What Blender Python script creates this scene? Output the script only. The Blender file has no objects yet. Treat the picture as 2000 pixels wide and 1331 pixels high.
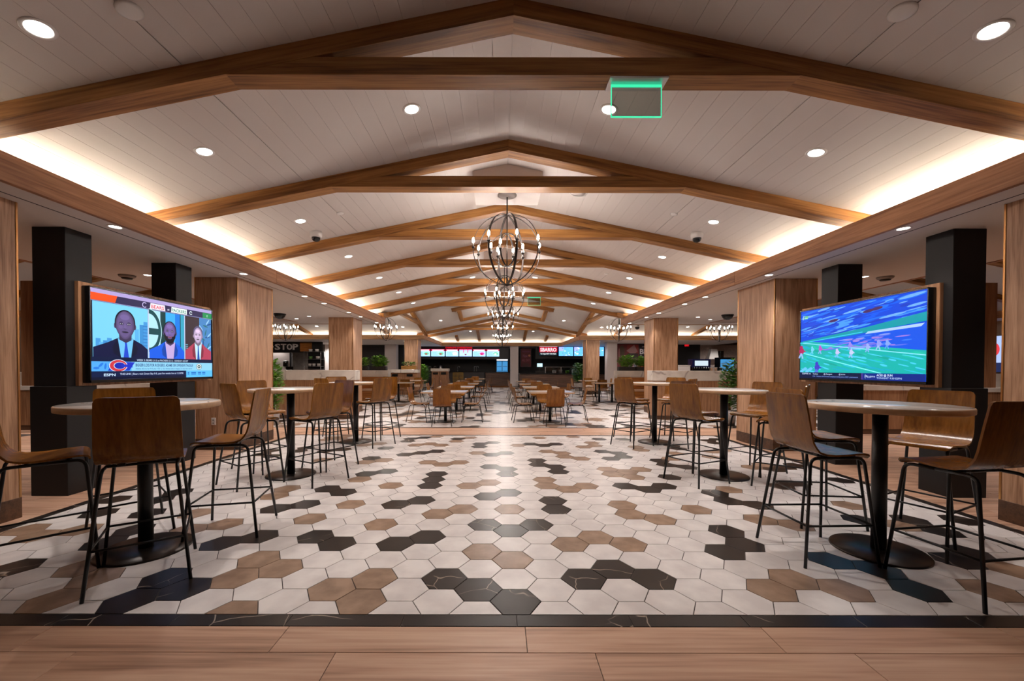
import bpy, bmesh, math, random
from mathutils import Vector, Matrix
random.seed(7)
SC = bpy.context.scene
COL = SC.collection
PI = math.pi

# ------------------------------------------------------------------ camera, world, exposure
cam_d = bpy.data.cameras.new('camera')
cam = bpy.data.objects.new('camera', cam_d); COL.objects.link(cam)
cam_d.sensor_width = 36.0; cam_d.lens = 36.0 * 800 / 2000
cam_d.shift_x = 0.0115; cam_d.shift_y = 0.03235
cam_d.clip_start = 0.05; cam_d.clip_end = 200
cam.location = (-0.09, 0, 1.33)
cam.rotation_mode = 'XYZ'
cam.matrix_world = (Matrix.Translation((-0.09, 0, 1.33)) @ Matrix.Rotation(math.radians(90 - 0.8), 4, 'X')
                    @ Matrix.Rotation(math.radians(0.12), 4, 'Z'))
SC.camera = cam
w = bpy.data.worlds.new('world'); SC.world = w; w.use_nodes = True
w.node_tree.nodes['Background'].inputs[0].default_value = (1.0, 0.86, 0.76, 1)
w.node_tree.nodes['Background'].inputs[1].default_value = 0.015
SC.view_settings.view_transform = 'Standard'; SC.view_settings.look = 'None'
SC.view_settings.exposure = 0.75; SC.view_settings.gamma = 1.0
SC.view_settings.use_curve_mapping = False
try:
    SC.cycles.use_denoising = True
    SC.cycles.max_bounces = 6; SC.cycles.diffuse_bounces = 4; SC.cycles.glossy_bounces = 3
    SC.cycles.transmission_bounces = 4; SC.cycles.transparent_max_bounces = 6
    SC.cycles.caustics_reflective = False; SC.cycles.caustics_refractive = False
    SC.cycles.sample_clamp_indirect = 4.0
    SC.cycles.use_light_tree = True
except Exception:
    pass
P_SPOT = 85.0        # vault downlight power
P_SOFFIT = 32.0      # soffit downlight power
P_BULB = 175.0       # chandelier bulb emission strength
P_COVE = 46.0        # cove LED emission strength
WARM = (1.0, 0.92, 0.875)
WARM_COVE = (1.0, 0.88, 0.70)
SCREEN = 0.72

# ------------------------------------------------------------------ helpers
def lin(c):
    return tuple(((x / 255) / 12.92 if x / 255 <= 0.04045 else ((x / 255 + 0.055) / 1.055) ** 2.4) for x in c)

def rgba(c): return (*lin(c), 1.0)

class MB:
    def __init__(s): s.v = []; s.f = []; s.m = []; s.s = []
    def add(s, vs, fs, mat=0, smooth=False):
        b = len(s.v); s.v += [tuple(p) for p in vs]
        for f in fs: s.f.append([i + b for i in f]); s.m.append(mat); s.s.append(smooth)
        return s
    def box(s, x0, x1, y0, y1, z0, z1, bev=0.0, mat=0):
        if bev <= 0:
            vs = [(x, y, z) for x in (x0, x1) for y in (y0, y1) for z in (z0, z1)]
            return s.add(vs, [(0, 1, 3, 2), (4, 6, 7, 5), (0, 4, 5, 1), (2, 3, 7, 6), (0, 2, 6, 4), (1, 5, 7, 3)], mat)
        vs = []; ix = {}
        for sx in (0, 1):
            for sy in (0, 1):
                for sz in (0, 1):
                    X = (x0, x1)[sx]; Y = (y0, y1)[sy]; Z = (z0, z1)[sz]
                    ix_ = X + (bev if sx == 0 else -bev); iy = Y + (bev if sy == 0 else -bev); iz = Z + (bev if sz == 0 else -bev)
                    ix[(sx, sy, sz)] = len(vs)
                    vs += [(X, iy, iz), (ix_, Y, iz), (ix_, iy, Z)]
        fs = []
        def idx(a, b, c, k): return ix[(a, b, c)] + k
        fs.append([idx(0, 0, 0, 0), idx(0, 0, 1, 0), idx(0, 1, 1, 0), idx(0, 1, 0, 0)])
        fs.append([idx(1, 0, 0, 0), idx(1, 1, 0, 0), idx(1, 1, 1, 0), idx(1, 0, 1, 0)])
        fs.append([idx(0, 0, 0, 1), idx(1, 0, 0, 1), idx(1, 0, 1, 1), idx(0, 0, 1, 1)])
        fs.append([idx(0, 1, 0, 1), idx(0, 1, 1, 1), idx(1, 1, 1, 1), idx(1, 1, 0, 1)])
        fs.append([idx(0, 0, 0, 2), idx(0, 1, 0, 2), idx(1, 1, 0, 2), idx(1, 0, 0, 2)])
        fs.append([idx(0, 0, 1, 2), idx(1, 0, 1, 2), idx(1, 1, 1, 2), idx(0, 1, 1, 2)])
        for a in (0, 1):
            for b in (0, 1):
                fs.append([idx(0, a, b, 1), idx(1, a, b, 1), idx(1, a, b, 2), idx(0, a, b, 2)])
                fs.append([idx(a, 0, b, 0), idx(a, 1, b, 0), idx(a, 1, b, 2), idx(a, 0, b, 2)])
                fs.append([idx(a, b, 0, 0), idx(a, b, 1, 0), idx(a, b, 1, 1), idx(a, b, 0, 1)])
        for k in ix.values(): fs.append([k, k + 1, k + 2])
        return s.add(vs, fs, mat)
    def tube(s, pts, r, n=8, mat=0, closed=False, caps=True, flat=None):
        pts = [Vector(p) for p in pts]; N = len(pts); rings = []
        t0 = (pts[1] - pts[0]).normalized()
        up = Vector((0, 0, 1)) if abs(t0.z) < 0.9 else Vector((0, 1, 0))
        nrm = (up - t0 * up.dot(t0)).normalized()
        for i, p in enumerate(pts):
            if closed: t = (pts[(i + 1) % N] - pts[i - 1]).normalized()
            elif i == 0: t = t0
            elif i == N - 1: t = (pts[-1] - pts[-2]).normalized()
            else: t = ((pts[i + 1] - p).normalized() + (p - pts[i - 1]).normalized()).normalized()
            nrm = (nrm - t * nrm.dot(t)).normalized(); bn = t.cross(nrm)
            ring = []
            rr = r[i] if isinstance(r, (list, tuple)) else r
            for k in range(n):
                a = 2 * PI * (k + 0.5) / n
                ca, sa = math.cos(a), math.sin(a)
                ring.append(p + nrm * ca * rr + bn * sa * (rr if flat is None else flat))
            rings.append(ring)
        vs = [q for rg in rings for q in rg]; fs = []
        M = N if closed else N - 1
        for i in range(M):
            j = (i + 1) % N
            for k in range(n):
                l = (k + 1) % n
                fs.append((i * n + k, i * n + l, j * n + l, j * n + k))
        if caps and not closed:
            fs.append(tuple(range(n))[::-1]); fs.append(tuple((N - 1) * n + k for k in range(n)))
        return s.add(vs, fs, mat, True)
    def lathe(s, prof, n=24, c=(0, 0, 0), mat=0, smooth=True, axis='z', caps=True):
        vs = []; fs = []
        for (r, z) in prof:
            for k in range(n):
                a = 2 * PI * k / n
                p = (r * math.cos(a), r * math.sin(a), z)
                if axis == 'y': p = (p[0], -p[2], p[1])
                vs.append((p[0] + c[0], p[1] + c[1], p[2] + c[2]))
        for i in range(len(prof) - 1):
            for k in range(n):
                l = (k + 1) % n
                fs.append((i * n + k, i * n + l, (i + 1) * n + l, (i + 1) * n + k))
        if caps and prof[0][0] > 1e-6: fs.append(tuple(range(n))[::-1])
        if caps and prof[-1][0] > 1e-6: fs.append(tuple((len(prof) - 1) * n + k for k in range(n)))
        return s.add(vs, fs, mat, smooth)
    def prism(s, poly, z0, z1, mat=0):
        n = len(poly); vs = [(x, y, z0) for x, y in poly] + [(x, y, z1) for x, y in poly]
        fs = [tuple(range(n))[::-1], tuple(range(n, 2 * n))] + [(i, (i + 1) % n, n + (i + 1) % n, n + i) for i in range(n)]
        return s.add(vs, fs, mat)
    def mesh(s, name, mats):
        me = bpy.data.meshes.new(name); me.from_pydata(s.v, [], s.f)
        for m in (mats if isinstance(mats, (list, tuple)) else [mats]): me.materials.append(m)
        me.polygons.foreach_set('material_index', s.m); me.polygons.foreach_set('use_smooth', s.s)
        me.update(); return me
    def build(s, name, mats, parent=None, loc=(0, 0, 0), rz=0.0):
        return put(name, s.mesh(name, mats), parent, loc, rz)

def put(name, me, parent=None, loc=(0, 0, 0), rz=0.0):
    o = bpy.data.objects.new(name, me); COL.objects.link(o)
    o.location = loc; o.rotation_euler = (0, 0, rz)
    if parent: o.parent = parent
    return o

LABELS = []
def tag(o, label, cat, group=None, kind=None):
    o['label'] = label; o['category'] = cat
    if group: o['group'] = group
    o['kind'] = kind or 'thing'
    LABELS.append(label); return o

def thing(name, label, cat, loc=(0, 0, 0), rz=0.0, group=None):
    o = bpy.data.objects.new(name, None); COL.objects.link(o)
    o.empty_display_size = 0.2
    o.location = loc; o.rotation_euler = (0, 0, rz)
    return tag(o, label, cat, group)

def struct(o, label=None):
    o['kind'] = 'structure'
    if label: o['label'] = label
    return o

KIDS = {}
def copy_tree(o, loc, rz, label, group=None):
    c = o.copy(); COL.objects.link(c); c.location = loc; c.rotation_euler = (0, 0, rz)
    tag(c, label, o['category'], group or o.get('group'))
    def rec(src, dst):
        for ch in [x for x in src.children]:
            k = ch.copy(); COL.objects.link(k); k.parent = dst
            rec(ch, k)
    rec(o, c); return c

def fillet(pts, rad, seg=5):
    pts = [Vector(p) for p in pts]; out = [pts[0]]
    for i in range(1, len(pts) - 1):
        a, b, c = pts[i - 1], pts[i], pts[i + 1]
        u = (a - b); v = (c - b); r = min(rad, u.length * .49, v.length * .49)
        p0 = b + u.normalized() * r; p1 = b + v.normalized() * r
        for k in range(seg + 1):
            t = k / seg
            out.append(p0 * (1 - t) ** 2 + b * 2 * t * (1 - t) + p1 * t ** 2)
    out.append(pts[-1]); return out

# ------------------------------------------------------------------ materials
def mat_new(name):
    m = bpy.data.materials.new(name); m.use_nodes = True
    nt = m.node_tree; b = nt.nodes['Principled BSDF']; return m, nt, b

def plain(name, c, rough=0.5, metal=0.0, spec=0.5, noise=0.0, nscale=20):
    m, nt, b = mat_new(name)
    b.inputs['Roughness'].default_value = rough; b.inputs['Metallic'].default_value = metal
    b.inputs['Specular IOR Level'].default_value = spec
    if noise > 0:
        tc = nt.nodes.new('ShaderNodeTexCoord'); n = nt.nodes.new('ShaderNodeTexNoise'); n.inputs['Scale'].default_value = nscale
        r = nt.nodes.new('ShaderNodeValToRGB'); l = lin(c)
        r.color_ramp.elements[0].color = (*[x * (1 - noise) for x in l], 1); r.color_ramp.elements[0].position = .3
        r.color_ramp.elements[1].color = (*[min(1, x * (1 + noise)) for x in l], 1); r.color_ramp.elements[1].position = .7
        nt.links.new(tc.outputs['Object'], n.inputs['Vector']); nt.links.new(n.outputs['Fac'], r.inputs[0])
        nt.links.new(r.outputs[0], b.inputs['Base Color'])
    else: b.inputs['Base Color'].default_value = rgba(c)
    return m

def emis(name, c, strength):
    m, nt, b = mat_new(name)
    b.inputs['Base Color'].default_value = (0.02, 0.02, 0.02, 1)
    b.inputs['Emission Color'].default_value = (*c, 1); b.inputs['Emission Strength'].default_value = strength
    return m

def wood(name, dark, mid, light, axis='X', scale=1.0, rough=0.45, spec=0.4, contrast=1.0, vary=0.12):
    """long grained timber: stretched noise along one object axis, finer streaks on top, a per-piece shift"""
    m, nt, b = mat_new(name); N = nt.nodes.new; L = nt.links.new
    tc = N('ShaderNodeTexCoord'); oi = N('ShaderNodeObjectInfo')
    add = N('ShaderNodeVectorMath'); add.operation = 'MULTIPLY_ADD'
    comb = N('ShaderNodeCombineXYZ')
    for i in range(3): L(oi.outputs['Random'], comb.inputs[i])
    add.inputs[1].default_value = (7.3, 11.7, 5.1); L(comb.outputs[0], add.inputs[0]); L(tc.outputs['Object'], add.inputs[2])
    mp = N('ShaderNodeMapping'); s = {'X': (0.9, 13, 13), 'Y': (13, 0.9, 13), 'Z': (13, 13, 0.9)}[axis]
    mp.inputs['Scale'].default_value = tuple(k * scale for k in s); L(add.outputs[0], mp.inputs['Vector'])
    n1 = N('ShaderNodeTexNoise'); n1.inputs['Scale'].default_value = 1.0; n1.inputs['Detail'].default_value = 4
    n1.inputs['Distortion'].default_value = 0.6; L(mp.outputs[0], n1.inputs['Vector'])
    mp2 = N('ShaderNodeMapping'); s2 = {'X': (2.5, 70, 70), 'Y': (70, 2.5, 70), 'Z': (70, 70, 2.5)}[axis]
    mp2.inputs['Scale'].default_value = tuple(k * scale for k in s2); L(add.outputs[0], mp2.inputs['Vector'])
    n2 = N('ShaderNodeTexNoise'); n2.inputs['Scale'].default_value = 1.0; n2.inputs['Detail'].default_value = 2; L(mp2.outputs[0], n2.inputs['Vector'])
    mx = N('ShaderNodeMix'); mx.data_type = 'FLOAT'; mx.inputs[0].default_value = 0.35
    L(n1.outputs['Fac'], mx.inputs[2]); L(n2.outputs['Fac'], mx.inputs[3])
    r = N('ShaderNodeValToRGB'); e = r.color_ramp.elements
    k = 0.14 / contrast
    e[0].position = 0.5 - k; e[0].color = rgba(dark); e[1].position = 0.5 + k; e[1].color = rgba(light)
    q = e.new(0.5); q.color = rgba(mid)
    L(mx.outputs[0], r.inputs[0])
    hv = N('ShaderNodeHueSaturation'); mr = N('ShaderNodeMapRange')
    mr.inputs['To Min'].default_value = 1 - vary; mr.inputs['To Max'].default_value = 1 + vary
    L(oi.outputs['Random'], mr.inputs[0]); L(mr.outputs[0], hv.inputs['Value']); L(r.outputs[0], hv.inputs['Color'])
    L(hv.outputs[0], b.inputs['Base Color'])
    bp = N('ShaderNodeBump'); bp.inputs['Strength'].default_value = 0.08; bp.inputs['Distance'].default_value = 0.01
    L(n2.outputs['Fac'], bp.inputs['Height']); L(bp.outputs[0], b.inputs['Normal'])
    b.inputs['Roughness'].default_value = rough; b.inputs['Specular IOR Level'].default_value = spec
    return m

def stone(name, base, blotch, rough=0.35, scale=7.0, amt=1.0, vein=None, vscale=2.2, vw=0.012, spec=0.5, tex='Object', gate=(.48, .56)):
    m, nt, b = mat_new(name); N = nt.nodes.new; L = nt.links.new
    tc = N('ShaderNodeTexCoord'); oi = N('ShaderNodeObjectInfo'); comb = N('ShaderNodeCombineXYZ')
    for i in range(3): L(oi.outputs['Random'], comb.inputs[i])
    add = N('ShaderNodeVectorMath'); add.operation = 'MULTIPLY_ADD'; add.inputs[1].default_value = (17.3, 23.7, 9.1)
    L(comb.outputs[0], add.inputs[0]); L(tc.outputs[tex], add.inputs[2])
    n = N('ShaderNodeTexNoise'); n.inputs['Scale'].default_value = scale; n.inputs['Detail'].default_value = 5; L(add.outputs[0], n.inputs['Vector'])
    r = N('ShaderNodeValToRGB'); r.color_ramp.elements[0].position = .38; r.color_ramp.elements[1].position = .66
    r.color_ramp.elements[0].color = rgba(blotch); r.color_ramp.elements[1].color = rgba(base); L(n.outputs['Fac'], r.inputs[0])
    out = r.outputs[0]
    if vein:
        w_ = N('ShaderNodeTexVoronoi'); w_.feature = 'DISTANCE_TO_EDGE'; w_.inputs['Scale'].default_value = vscale
        nd = N('ShaderNodeTexNoise'); nd.inputs['Scale'].default_value = 3; nd.inputs['Detail'].default_value = 3
        L(add.outputs[0], nd.inputs['Vector'])
        ma = N('ShaderNodeVectorMath'); ma.operation = 'MULTIPLY_ADD'; ma.inputs[1].default_value = (.16, .16, .16)
        L(nd.outputs['Color'], ma.inputs[0]); L(add.outputs[0], ma.inputs[2]); L(ma.outputs[0], w_.inputs['Vector'])
        vr = N('ShaderNodeValToRGB'); vr.color_ramp.elements[0].position = 0; vr.color_ramp.elements[0].color = (1, 1, 1, 1)
        vr.color_ramp.elements[1].position = vw; vr.color_ramp.elements[1].color = (0, 0, 0, 1); L(w_.outputs['Distance'], vr.inputs[0])
        n3 = N('ShaderNodeTexNoise'); n3.inputs['Scale'].default_value = 2.5; L(add.outputs[0], n3.inputs['Vector'])
        g = N('ShaderNodeMapRange'); g.inputs[1].default_value = gate[0]; g.inputs[2].default_value = gate[1]; L(n3.outputs['Fac'], g.inputs[0])
        mu = N('ShaderNodeMath'); mu.operation = 'MULTIPLY'; L(vr.outputs[0], mu.inputs[0]); L(g.outputs[0], mu.inputs[1])
        mx = N('ShaderNodeMix'); mx.data_type = 'RGBA'; L(mu.outputs[0], mx.inputs[0]); L(out, mx.inputs[6]); mx.inputs[7].default_value = rgba(vein)
        out = mx.outputs[2]
    L(out, b.inputs['Base Color']); b.inputs['Roughness'].default_value = rough; b.inputs['Specular IOR Level'].default_value = spec
    return m

def colour_screen(name, strength):
    m, nt, b = mat_new(name)
    a = nt.nodes.new('ShaderNodeVertexColor'); a.layer_name = 'Col'
    b.inputs['Base Color'].default_value = (.004, .004, .005, 1); b.inputs['Roughness'].default_value = .4; b.inputs['Specular IOR Level'].default_value = .12
    nt.links.new(a.outputs['Color'], b.inputs['Emission Color']); b.inputs['Emission Strength'].default_value = strength
    return m

def colour_print(name, rough=.5):
    m, nt, b = mat_new(name)
    a = nt.nodes.new('ShaderNodeVertexColor'); a.layer_name = 'Col'
    nt.links.new(a.outputs['Color'], b.inputs['Base Color']); b.inputs['Roughness'].default_value = rough
    return m

M = {}
M['ceil'] = plain('ceiling paint', (212, 203, 198), .6, spec=.3)
M['soffit'] = plain('soffit paint', (205, 196, 190), .55, spec=.3)
M['groove'] = plain('groove backing', (235, 228, 222), .7)
M['reveal'] = plain('dark reveal', (20, 16, 14), .8)
M['beam'] = wood('oak beam', (108, 68, 30), (152, 102, 52), (176, 124, 68), 'X', 1.0, .5, .35)
M['fascia'] = wood('fascia timber', (122, 80, 54), (158, 110, 76), (180, 130, 94), 'Y', .9, .5, .35)
M['fascia_x'] = wood('fascia timber cross', (136, 96, 60), (176, 132, 90), (198, 154, 110), 'X', .9, .5, .35)  # same fascia timber, base colour lightened in place of light it lacks
M['pillar'] = wood('pillar laminate', (138, 98, 70), (178, 136, 104), (200, 160, 128), 'Z', 1.9, .45, .4, .85, .05)
M['panelwood'] = wood('panel laminate', (118, 80, 54), (150, 108, 76), (172, 130, 96), 'Z', 1.9, .45, .4, .85, .05)
M['plinth'] = wood('dark plinth', (62, 42, 28), (84, 58, 40), (98, 68, 46), 'X', 1.0, .5)
M['chair'] = wood('moulded plywood', (98, 57, 12), (130, 81, 22), (150, 99, 34), 'Z', 1.0, .27, .5, .8, .12)
M['floorwood'] = wood('wood look plank', (146, 110, 88), (190, 150, 124), (208, 172, 146), 'X', .7, .38, .45, .9, .07)
M['tile_w'] = stone('white tile', (226, 220, 216), (206, 199, 196), .36, 5.0, spec=.4)
M['tile_b'] = stone('taupe tile', (160, 132, 110), (130, 104, 84), .36, 8.0)
M['tile_d'] = stone('dark marble tile', (40, 33, 29), (29, 23, 20), .32, 6.0, vein=(176, 160, 144), vscale=2.6, vw=.008, spec=.35, gate=(.52, .58))
M['border'] = stone('dark border tile', (36, 30, 27), (27, 22, 20), .32, 6.0, vein=(170, 156, 142), vscale=2.2, vw=.008, spec=.35)
M['grout'] = plain('grout', (62, 54, 50), .8, noise=.2)
M['quartz'] = stone('veined quartz', (226, 218, 208), (212, 204, 194), .22, 4.0, vein=(168, 156, 150), vscale=1.3, vw=.03)
M['tabletop'] = stone('marble laminate', (240, 235, 230), (228, 221, 214), .12, 4.0, vein=(158, 152, 150), vscale=2.0, vw=.018, spec=.6)
M['edge'] = plain('maple table edge', (196, 160, 124), .4, noise=.1)
M['blackmetal'] = plain('black powder coat', (9, 9, 9), .36, spec=.5)
M['blackcol'] = plain('black column paint', (17, 15, 16), .5, spec=.4)
M['basemetal'] = plain('dark bronze plate', (42, 34, 30), .3, metal=.6)
M['iron'] = plain('wrought iron', (58, 50, 46), .4, metal=.7)
M['brass'] = plain('brushed brass', (200, 150, 96), .28, metal=1.0)
M['whiteplastic'] = plain('white plastic', (225, 220, 216), .4)
M['blackplastic'] = plain('black plastic', (10, 10, 11), .25)
M['steel'] = plain('brushed steel', (190, 190, 192), .3, metal=1.0)
M['lamp'] = emis('downlight lens', (1, .93, .86), 9.0)
M['bulb'] = emis('filament bulb', (1, .92, .85), P_BULB)
M['cove'] = emis('cove light strip', WARM_COVE, P_COVE)
M['cove2'] = emis('dimmer cove light strip', WARM_COVE, P_COVE * .45)
M['leaf'] = plain('leaf', (130, 184, 66), .5, noise=.45, nscale=9)
M['leafdark'] = plain('dark leaf', (86, 134, 58), .5, noise=.45, nscale=9)
M['stem'] = plain('stem', (88, 66, 42), .7)
M['potgrey'] = plain('grey pot', (150, 140, 134), .6, noise=.1)
M['potdark'] = plain('dark planter', (42, 36, 32), .6)
M['potwood'] = wood('planter wood', (140, 96, 44), (176, 126, 62), (200, 150, 80), 'X', 1.5)
M['darkwall'] = plain('charcoal wall', (46, 42, 42), .5, noise=.15, nscale=3)
M['blackwall'] = plain('black wall', (18, 17, 20), .5)
M['whitewall'] = plain('white wall', (206, 196, 192), .5)
M['tilewall'] = plain('glossy grey tile', (176, 160, 152), .18, noise=.12, nscale=14)
M['brown_front'] = wood('counter slats', (66, 46, 36), (92, 66, 52), (112, 82, 66), 'X', 1.0)
M['blackstone'] = plain('black counter stone', (16, 15, 17), .2)
M['gold'] = plain('gold mesh', (150, 120, 52), .4, metal=.4)
M['cushion'] = plain('pale cushion', (206, 168, 140), .6)
M['boothwood'] = wood('booth timber', (130, 76, 30), (160, 98, 42), (182, 118, 56), 'X', 1.2, .4)
M['sidewall'] = wood('side wall timber', (110, 76, 52), (136, 98, 70), (156, 116, 86), 'Z', .8, .5)
M['greenedge'] = emis('green lit glass edge', (0.05, .85, .42), .65)
M['redglow'] = emis('red sign glow', (1, .04, .05), 1.4)
M['whiteglow'] = emis('white sign glow', (1, .95, .97), .8)
M['blueglow'] = emis('blue cooler light', (.08, .42, .9), .42)
M['screen'] = colour_screen('screen picture', SCREEN)
M['menu'] = colour_screen('lit menu picture', 1.25)
M['print'] = colour_print('printed poster')
def glass_mat():
    m = bpy.data.materials.new('grey glass'); m.use_nodes = True
    nt = m.node_tree; b = nt.nodes['Principled BSDF']
    b.inputs['Base Color'].default_value = (.50, .55, .52, 1); b.inputs['Roughness'].default_value = .03
    b.inputs['Transmission Weight'].default_value = 1.0; b.inputs['IOR'].default_value = 1.45
    return m
M['glass'] = glass_mat()

# ------------------------------------------------------------------ geometry constants (metres)
RIDGE = 3.961; SLOPE = 0.2044; HALF = 3.9          # main vault
TR_C = 17.15; TR_H = 3.6; TR_OFF = 0.3             # cross vault centre, half width, |x|-|y| offset
SOF = 2.77; HIP0 = 22.9; FAR_EAVE = 26.8
def zmain(x): return RIDGE - SLOPE * abs(x)
def ztr(y): return RIDGE - SLOPE * TR_OFF - SLOPE * abs(y - TR_C)

# ------------------------------------------------------------------ floor
floor = struct(MB().box(-15, 15, -4, 32, -0.08, -0.004).build('floor', M['grout']), 'hexagon tile and wood plank floor')
S_ = 0.1466; GAP = 0.0022
DARK = {(-18,7),(-17,5),(-15,1),(-15,5),(-14,3),(-14,4),(-13,16),(-12,17),(-10,0),(-10,1),(-10,3),(-10,6),(-9,0),(-9,3),(-9,6),(-9,8),(-9,14),(-9,17),(-8,8),(-8,11),(-8,20),(-8,21),(-7,3),(-7,11),(-7,15),(-7,21),(-6,3),(-6,16),(-5,6),(-5,16),(-4,3),(-4,7),(-4,9),(-4,10),(-4,11),(-4,21),(-3,3),(-2,1),(-2,18),(-2,19),(-1,0),(-1,4),(-1,7),(-1,12),(-1,15),(-1,19),(0,0),(0,4),(0,8),(0,11),(0,12),(0,16),(1,4),(2,1),(2,6),(2,7),(2,13),(2,14),(2,19),(3,1),(3,11),(3,12),(3,18),(4,1),(4,19),(6,9),(7,2),(7,8),(7,14),(7,16),(8,3),(8,4),(8,9),(8,15),(8,16),(8,21),(9,10),(10,2),(10,7),(10,8),(10,13),(10,14),(10,21),(11,0),(11,1),(11,6),(11,12),(13,17),(13,18),(14,2),(14,5),(14,9),(15,2),(15,9),(16,4),(16,5),(18,5),(18,10)}
BROWN = {(-17,3),(-16,4),(-13,1),(-13,5),(-12,0),(-12,1),(-12,4),(-12,14),(-11,4),(-11,7),(-11,8),(-11,18),(-10,19),(-9,13),(-8,1),(-8,2),(-8,5),(-8,10),(-8,14),(-7,-1),(-7,1),(-7,6),(-7,18),(-6,9),(-6,19),(-6,22),(-5,0),(-5,4),(-5,13),(-5,18),(-4,0),(-4,1),(-4,13),(-4,20),(-3,5),(-3,13),(-3,21),(-2,6),(-2,9),(-2,16),(-1,2),(-1,9),(0,2),(0,6),(1,18),(2,3),(2,9),(2,10),(3,3),(3,8),(3,16),(3,21),(4,3),(4,9),(4,15),(4,16),(5,5),(5,6),(5,14),(6,5),(6,11),(6,12),(6,18),(6,22),(7,0),(7,10),(7,11),(7,18),(7,19),(8,1),(8,6),(8,12),(9,0),(10,5),(10,17),(10,18),(11,4),(11,8),(11,14),(12,16),(13,0),(15,1),(15,4),(15,6)}
HEX = [(S_ - GAP * 1.155) * math.cos(k * PI / 3) for k in range(6)], [(S_ - GAP * 1.155) * math.sin(k * PI / 3) for k in range(6)]
def hexc(c, r): return 0.22 * c, 2.188 + .127 + .254 * r + (.127 if c % 2 else 0)
def clip(poly, ax, lim, keep_less):
    out = []
    for i in range(len(poly)):
        a, b = poly[i], poly[(i + 1) % len(poly)]
        ia = (a[ax] <= lim) if keep_less else (a[ax] >= lim); ib = (b[ax] <= lim) if keep_less else (b[ax] >= lim)
        if ia: out.append(a)
        if ia != ib:
            t = (lim - a[ax]) / (b[ax] - a[ax]); out.append((a[0] + t * (b[0] - a[0]), a[1] + t * (b[1] - a[1])))
    return out
def rand_field(c0, c1, r0, r1, dens, keep=None):
    f = {}
    n = int((c1 - c0) * (r1 - r0) * dens)
    for i in range(n):
        c = random.randint(c0, c1); r = random.randint(r0, r1); k = random.choice('db')
        for j in range(random.randint(1, 4)):
            if (c, r) not in f: f[(c, r)] = k
            s = random.choice(((0, 1), (1, 0), (-1, 0), (0, -1), (1, -1 if c % 2 == 0 else 1), (-1, -1 if c % 2 == 0 else 1)))
            c += s[0]; r += s[1]
    return f
def tile_mesh(poly, mat):
    b = MB(); n = len(poly); cx = sum(p[0] for p in poly) / n; cy = sum(p[1] for p in poly) / n
    ins = [(cx + (x - cx) * (1 - .0015 / max(.03, math.hypot(x - cx, y - cy))), cy + (y - cy) * (1 - .0015 / max(.03, math.hypot(x - cx, y - cy)))) for x, y in poly]
    vs = [(x, y, 0) for x, y in ins] + [(x, y, -.0015) for x, y in poly] + [(x, y, -.008) for x, y in poly]
    fs = [tuple(range(n))] + [(i, i + n, (i + 1) % n + n, (i + 1) % n) for i in range(n)] + [(i + n, i + 2 * n, (i + 1) % n + 2 * n, (i + 1) % n + n) for i in range(n)]
    b.add(vs, fs); return b.mesh('tile', mat)
hexpoly = list(zip(*HEX))
TM = {k: tile_mesh(hexpoly, M['tile_' + k]) for k in 'wbd'}
XL = 4.10; Y0, Y1 = 2.188 + .003, 8.02
near_rand = rand_field(-19, 19, -1, 23, .07)
cand = []
for c in range(-19, 20):
    for r in range(-1, 24):
        x, y = hexc(c, r)
        p = [(x + a, y + b) for a, b in hexpoly]
        full = True
        q = p
        for ax, lim, kl in ((0, XL, True), (0, -XL, False), (1, Y0, False), (1, Y1, True)):
            q2 = clip(q, ax, lim, kl) if q else q
            if len(q2) != len(q) or any(abs(a[0] - b_[0]) > 1e-6 or abs(a[1] - b_[1]) > 1e-6 for a, b_ in zip(q, q2)): full = False
            q = q2
        if len(q) < 3: continue
        k = 'd' if (c, r) in DARK else 'b' if (c, r) in BROWN else 'w'
        unseen = (abs(c) > 13 and r > 6) or abs(c) > 16
        if k == 'w' and unseen and (c, r) in near_rand: k = near_rand[(c, r)]
        px = 977 + 800 * (x + .09) / y
        vis = -60 < px < 2060
        cand.append((0 if vis else 1, y, x, k, full, q))
cand.sort(key=lambda t: (t[0], t[1]))
def flat_mesh(items, name, parent, mats):
    b = MB()
    for poly, mi in items:
        b.add([(x, y, 0) for x, y in poly], [tuple(range(len(poly)))], mi)
    o = b.build(name, mats, parent); o['kind'] = 'stuff'; return o
rest = []
for i, (v, y, x, k, full, q) in enumerate(cand):
    if i < 300:
        if full: put('tile', TM[k], floor, (x, y, 0))
        else:
            n = len(q); cx = sum(a for a, _ in q) / n; cy = sum(b for _, b in q) / n
            put('tile', tile_mesh([(a - cx, b - cy) for a, b in q], M['tile_' + k]), floor, (cx, cy, 0))
    else: rest.append((q, 'wbd'.index(k)))
YF0, YF1 = 9.14, 27.95
far_rand = rand_field(-60, 60, 26, 102, .15)
for c in range(-60, 61):
    for r in range(26, 103):
        x, y = hexc(c, r)
        q = [(x + a, y + b) for a, b in hexpoly]
        q = clip(q, 1, YF0, False)
        if len(q) >= 3: q = clip(q, 1, YF1, True)
        if len(q) < 3: continue
        rest.append((q, 'wbd'.index(far_rand.get((c, r), 'w'))))
flat_mesh(rest, 'tiles', floor, [M['tile_w'], M['tile_b'], M['tile_d']])
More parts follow.
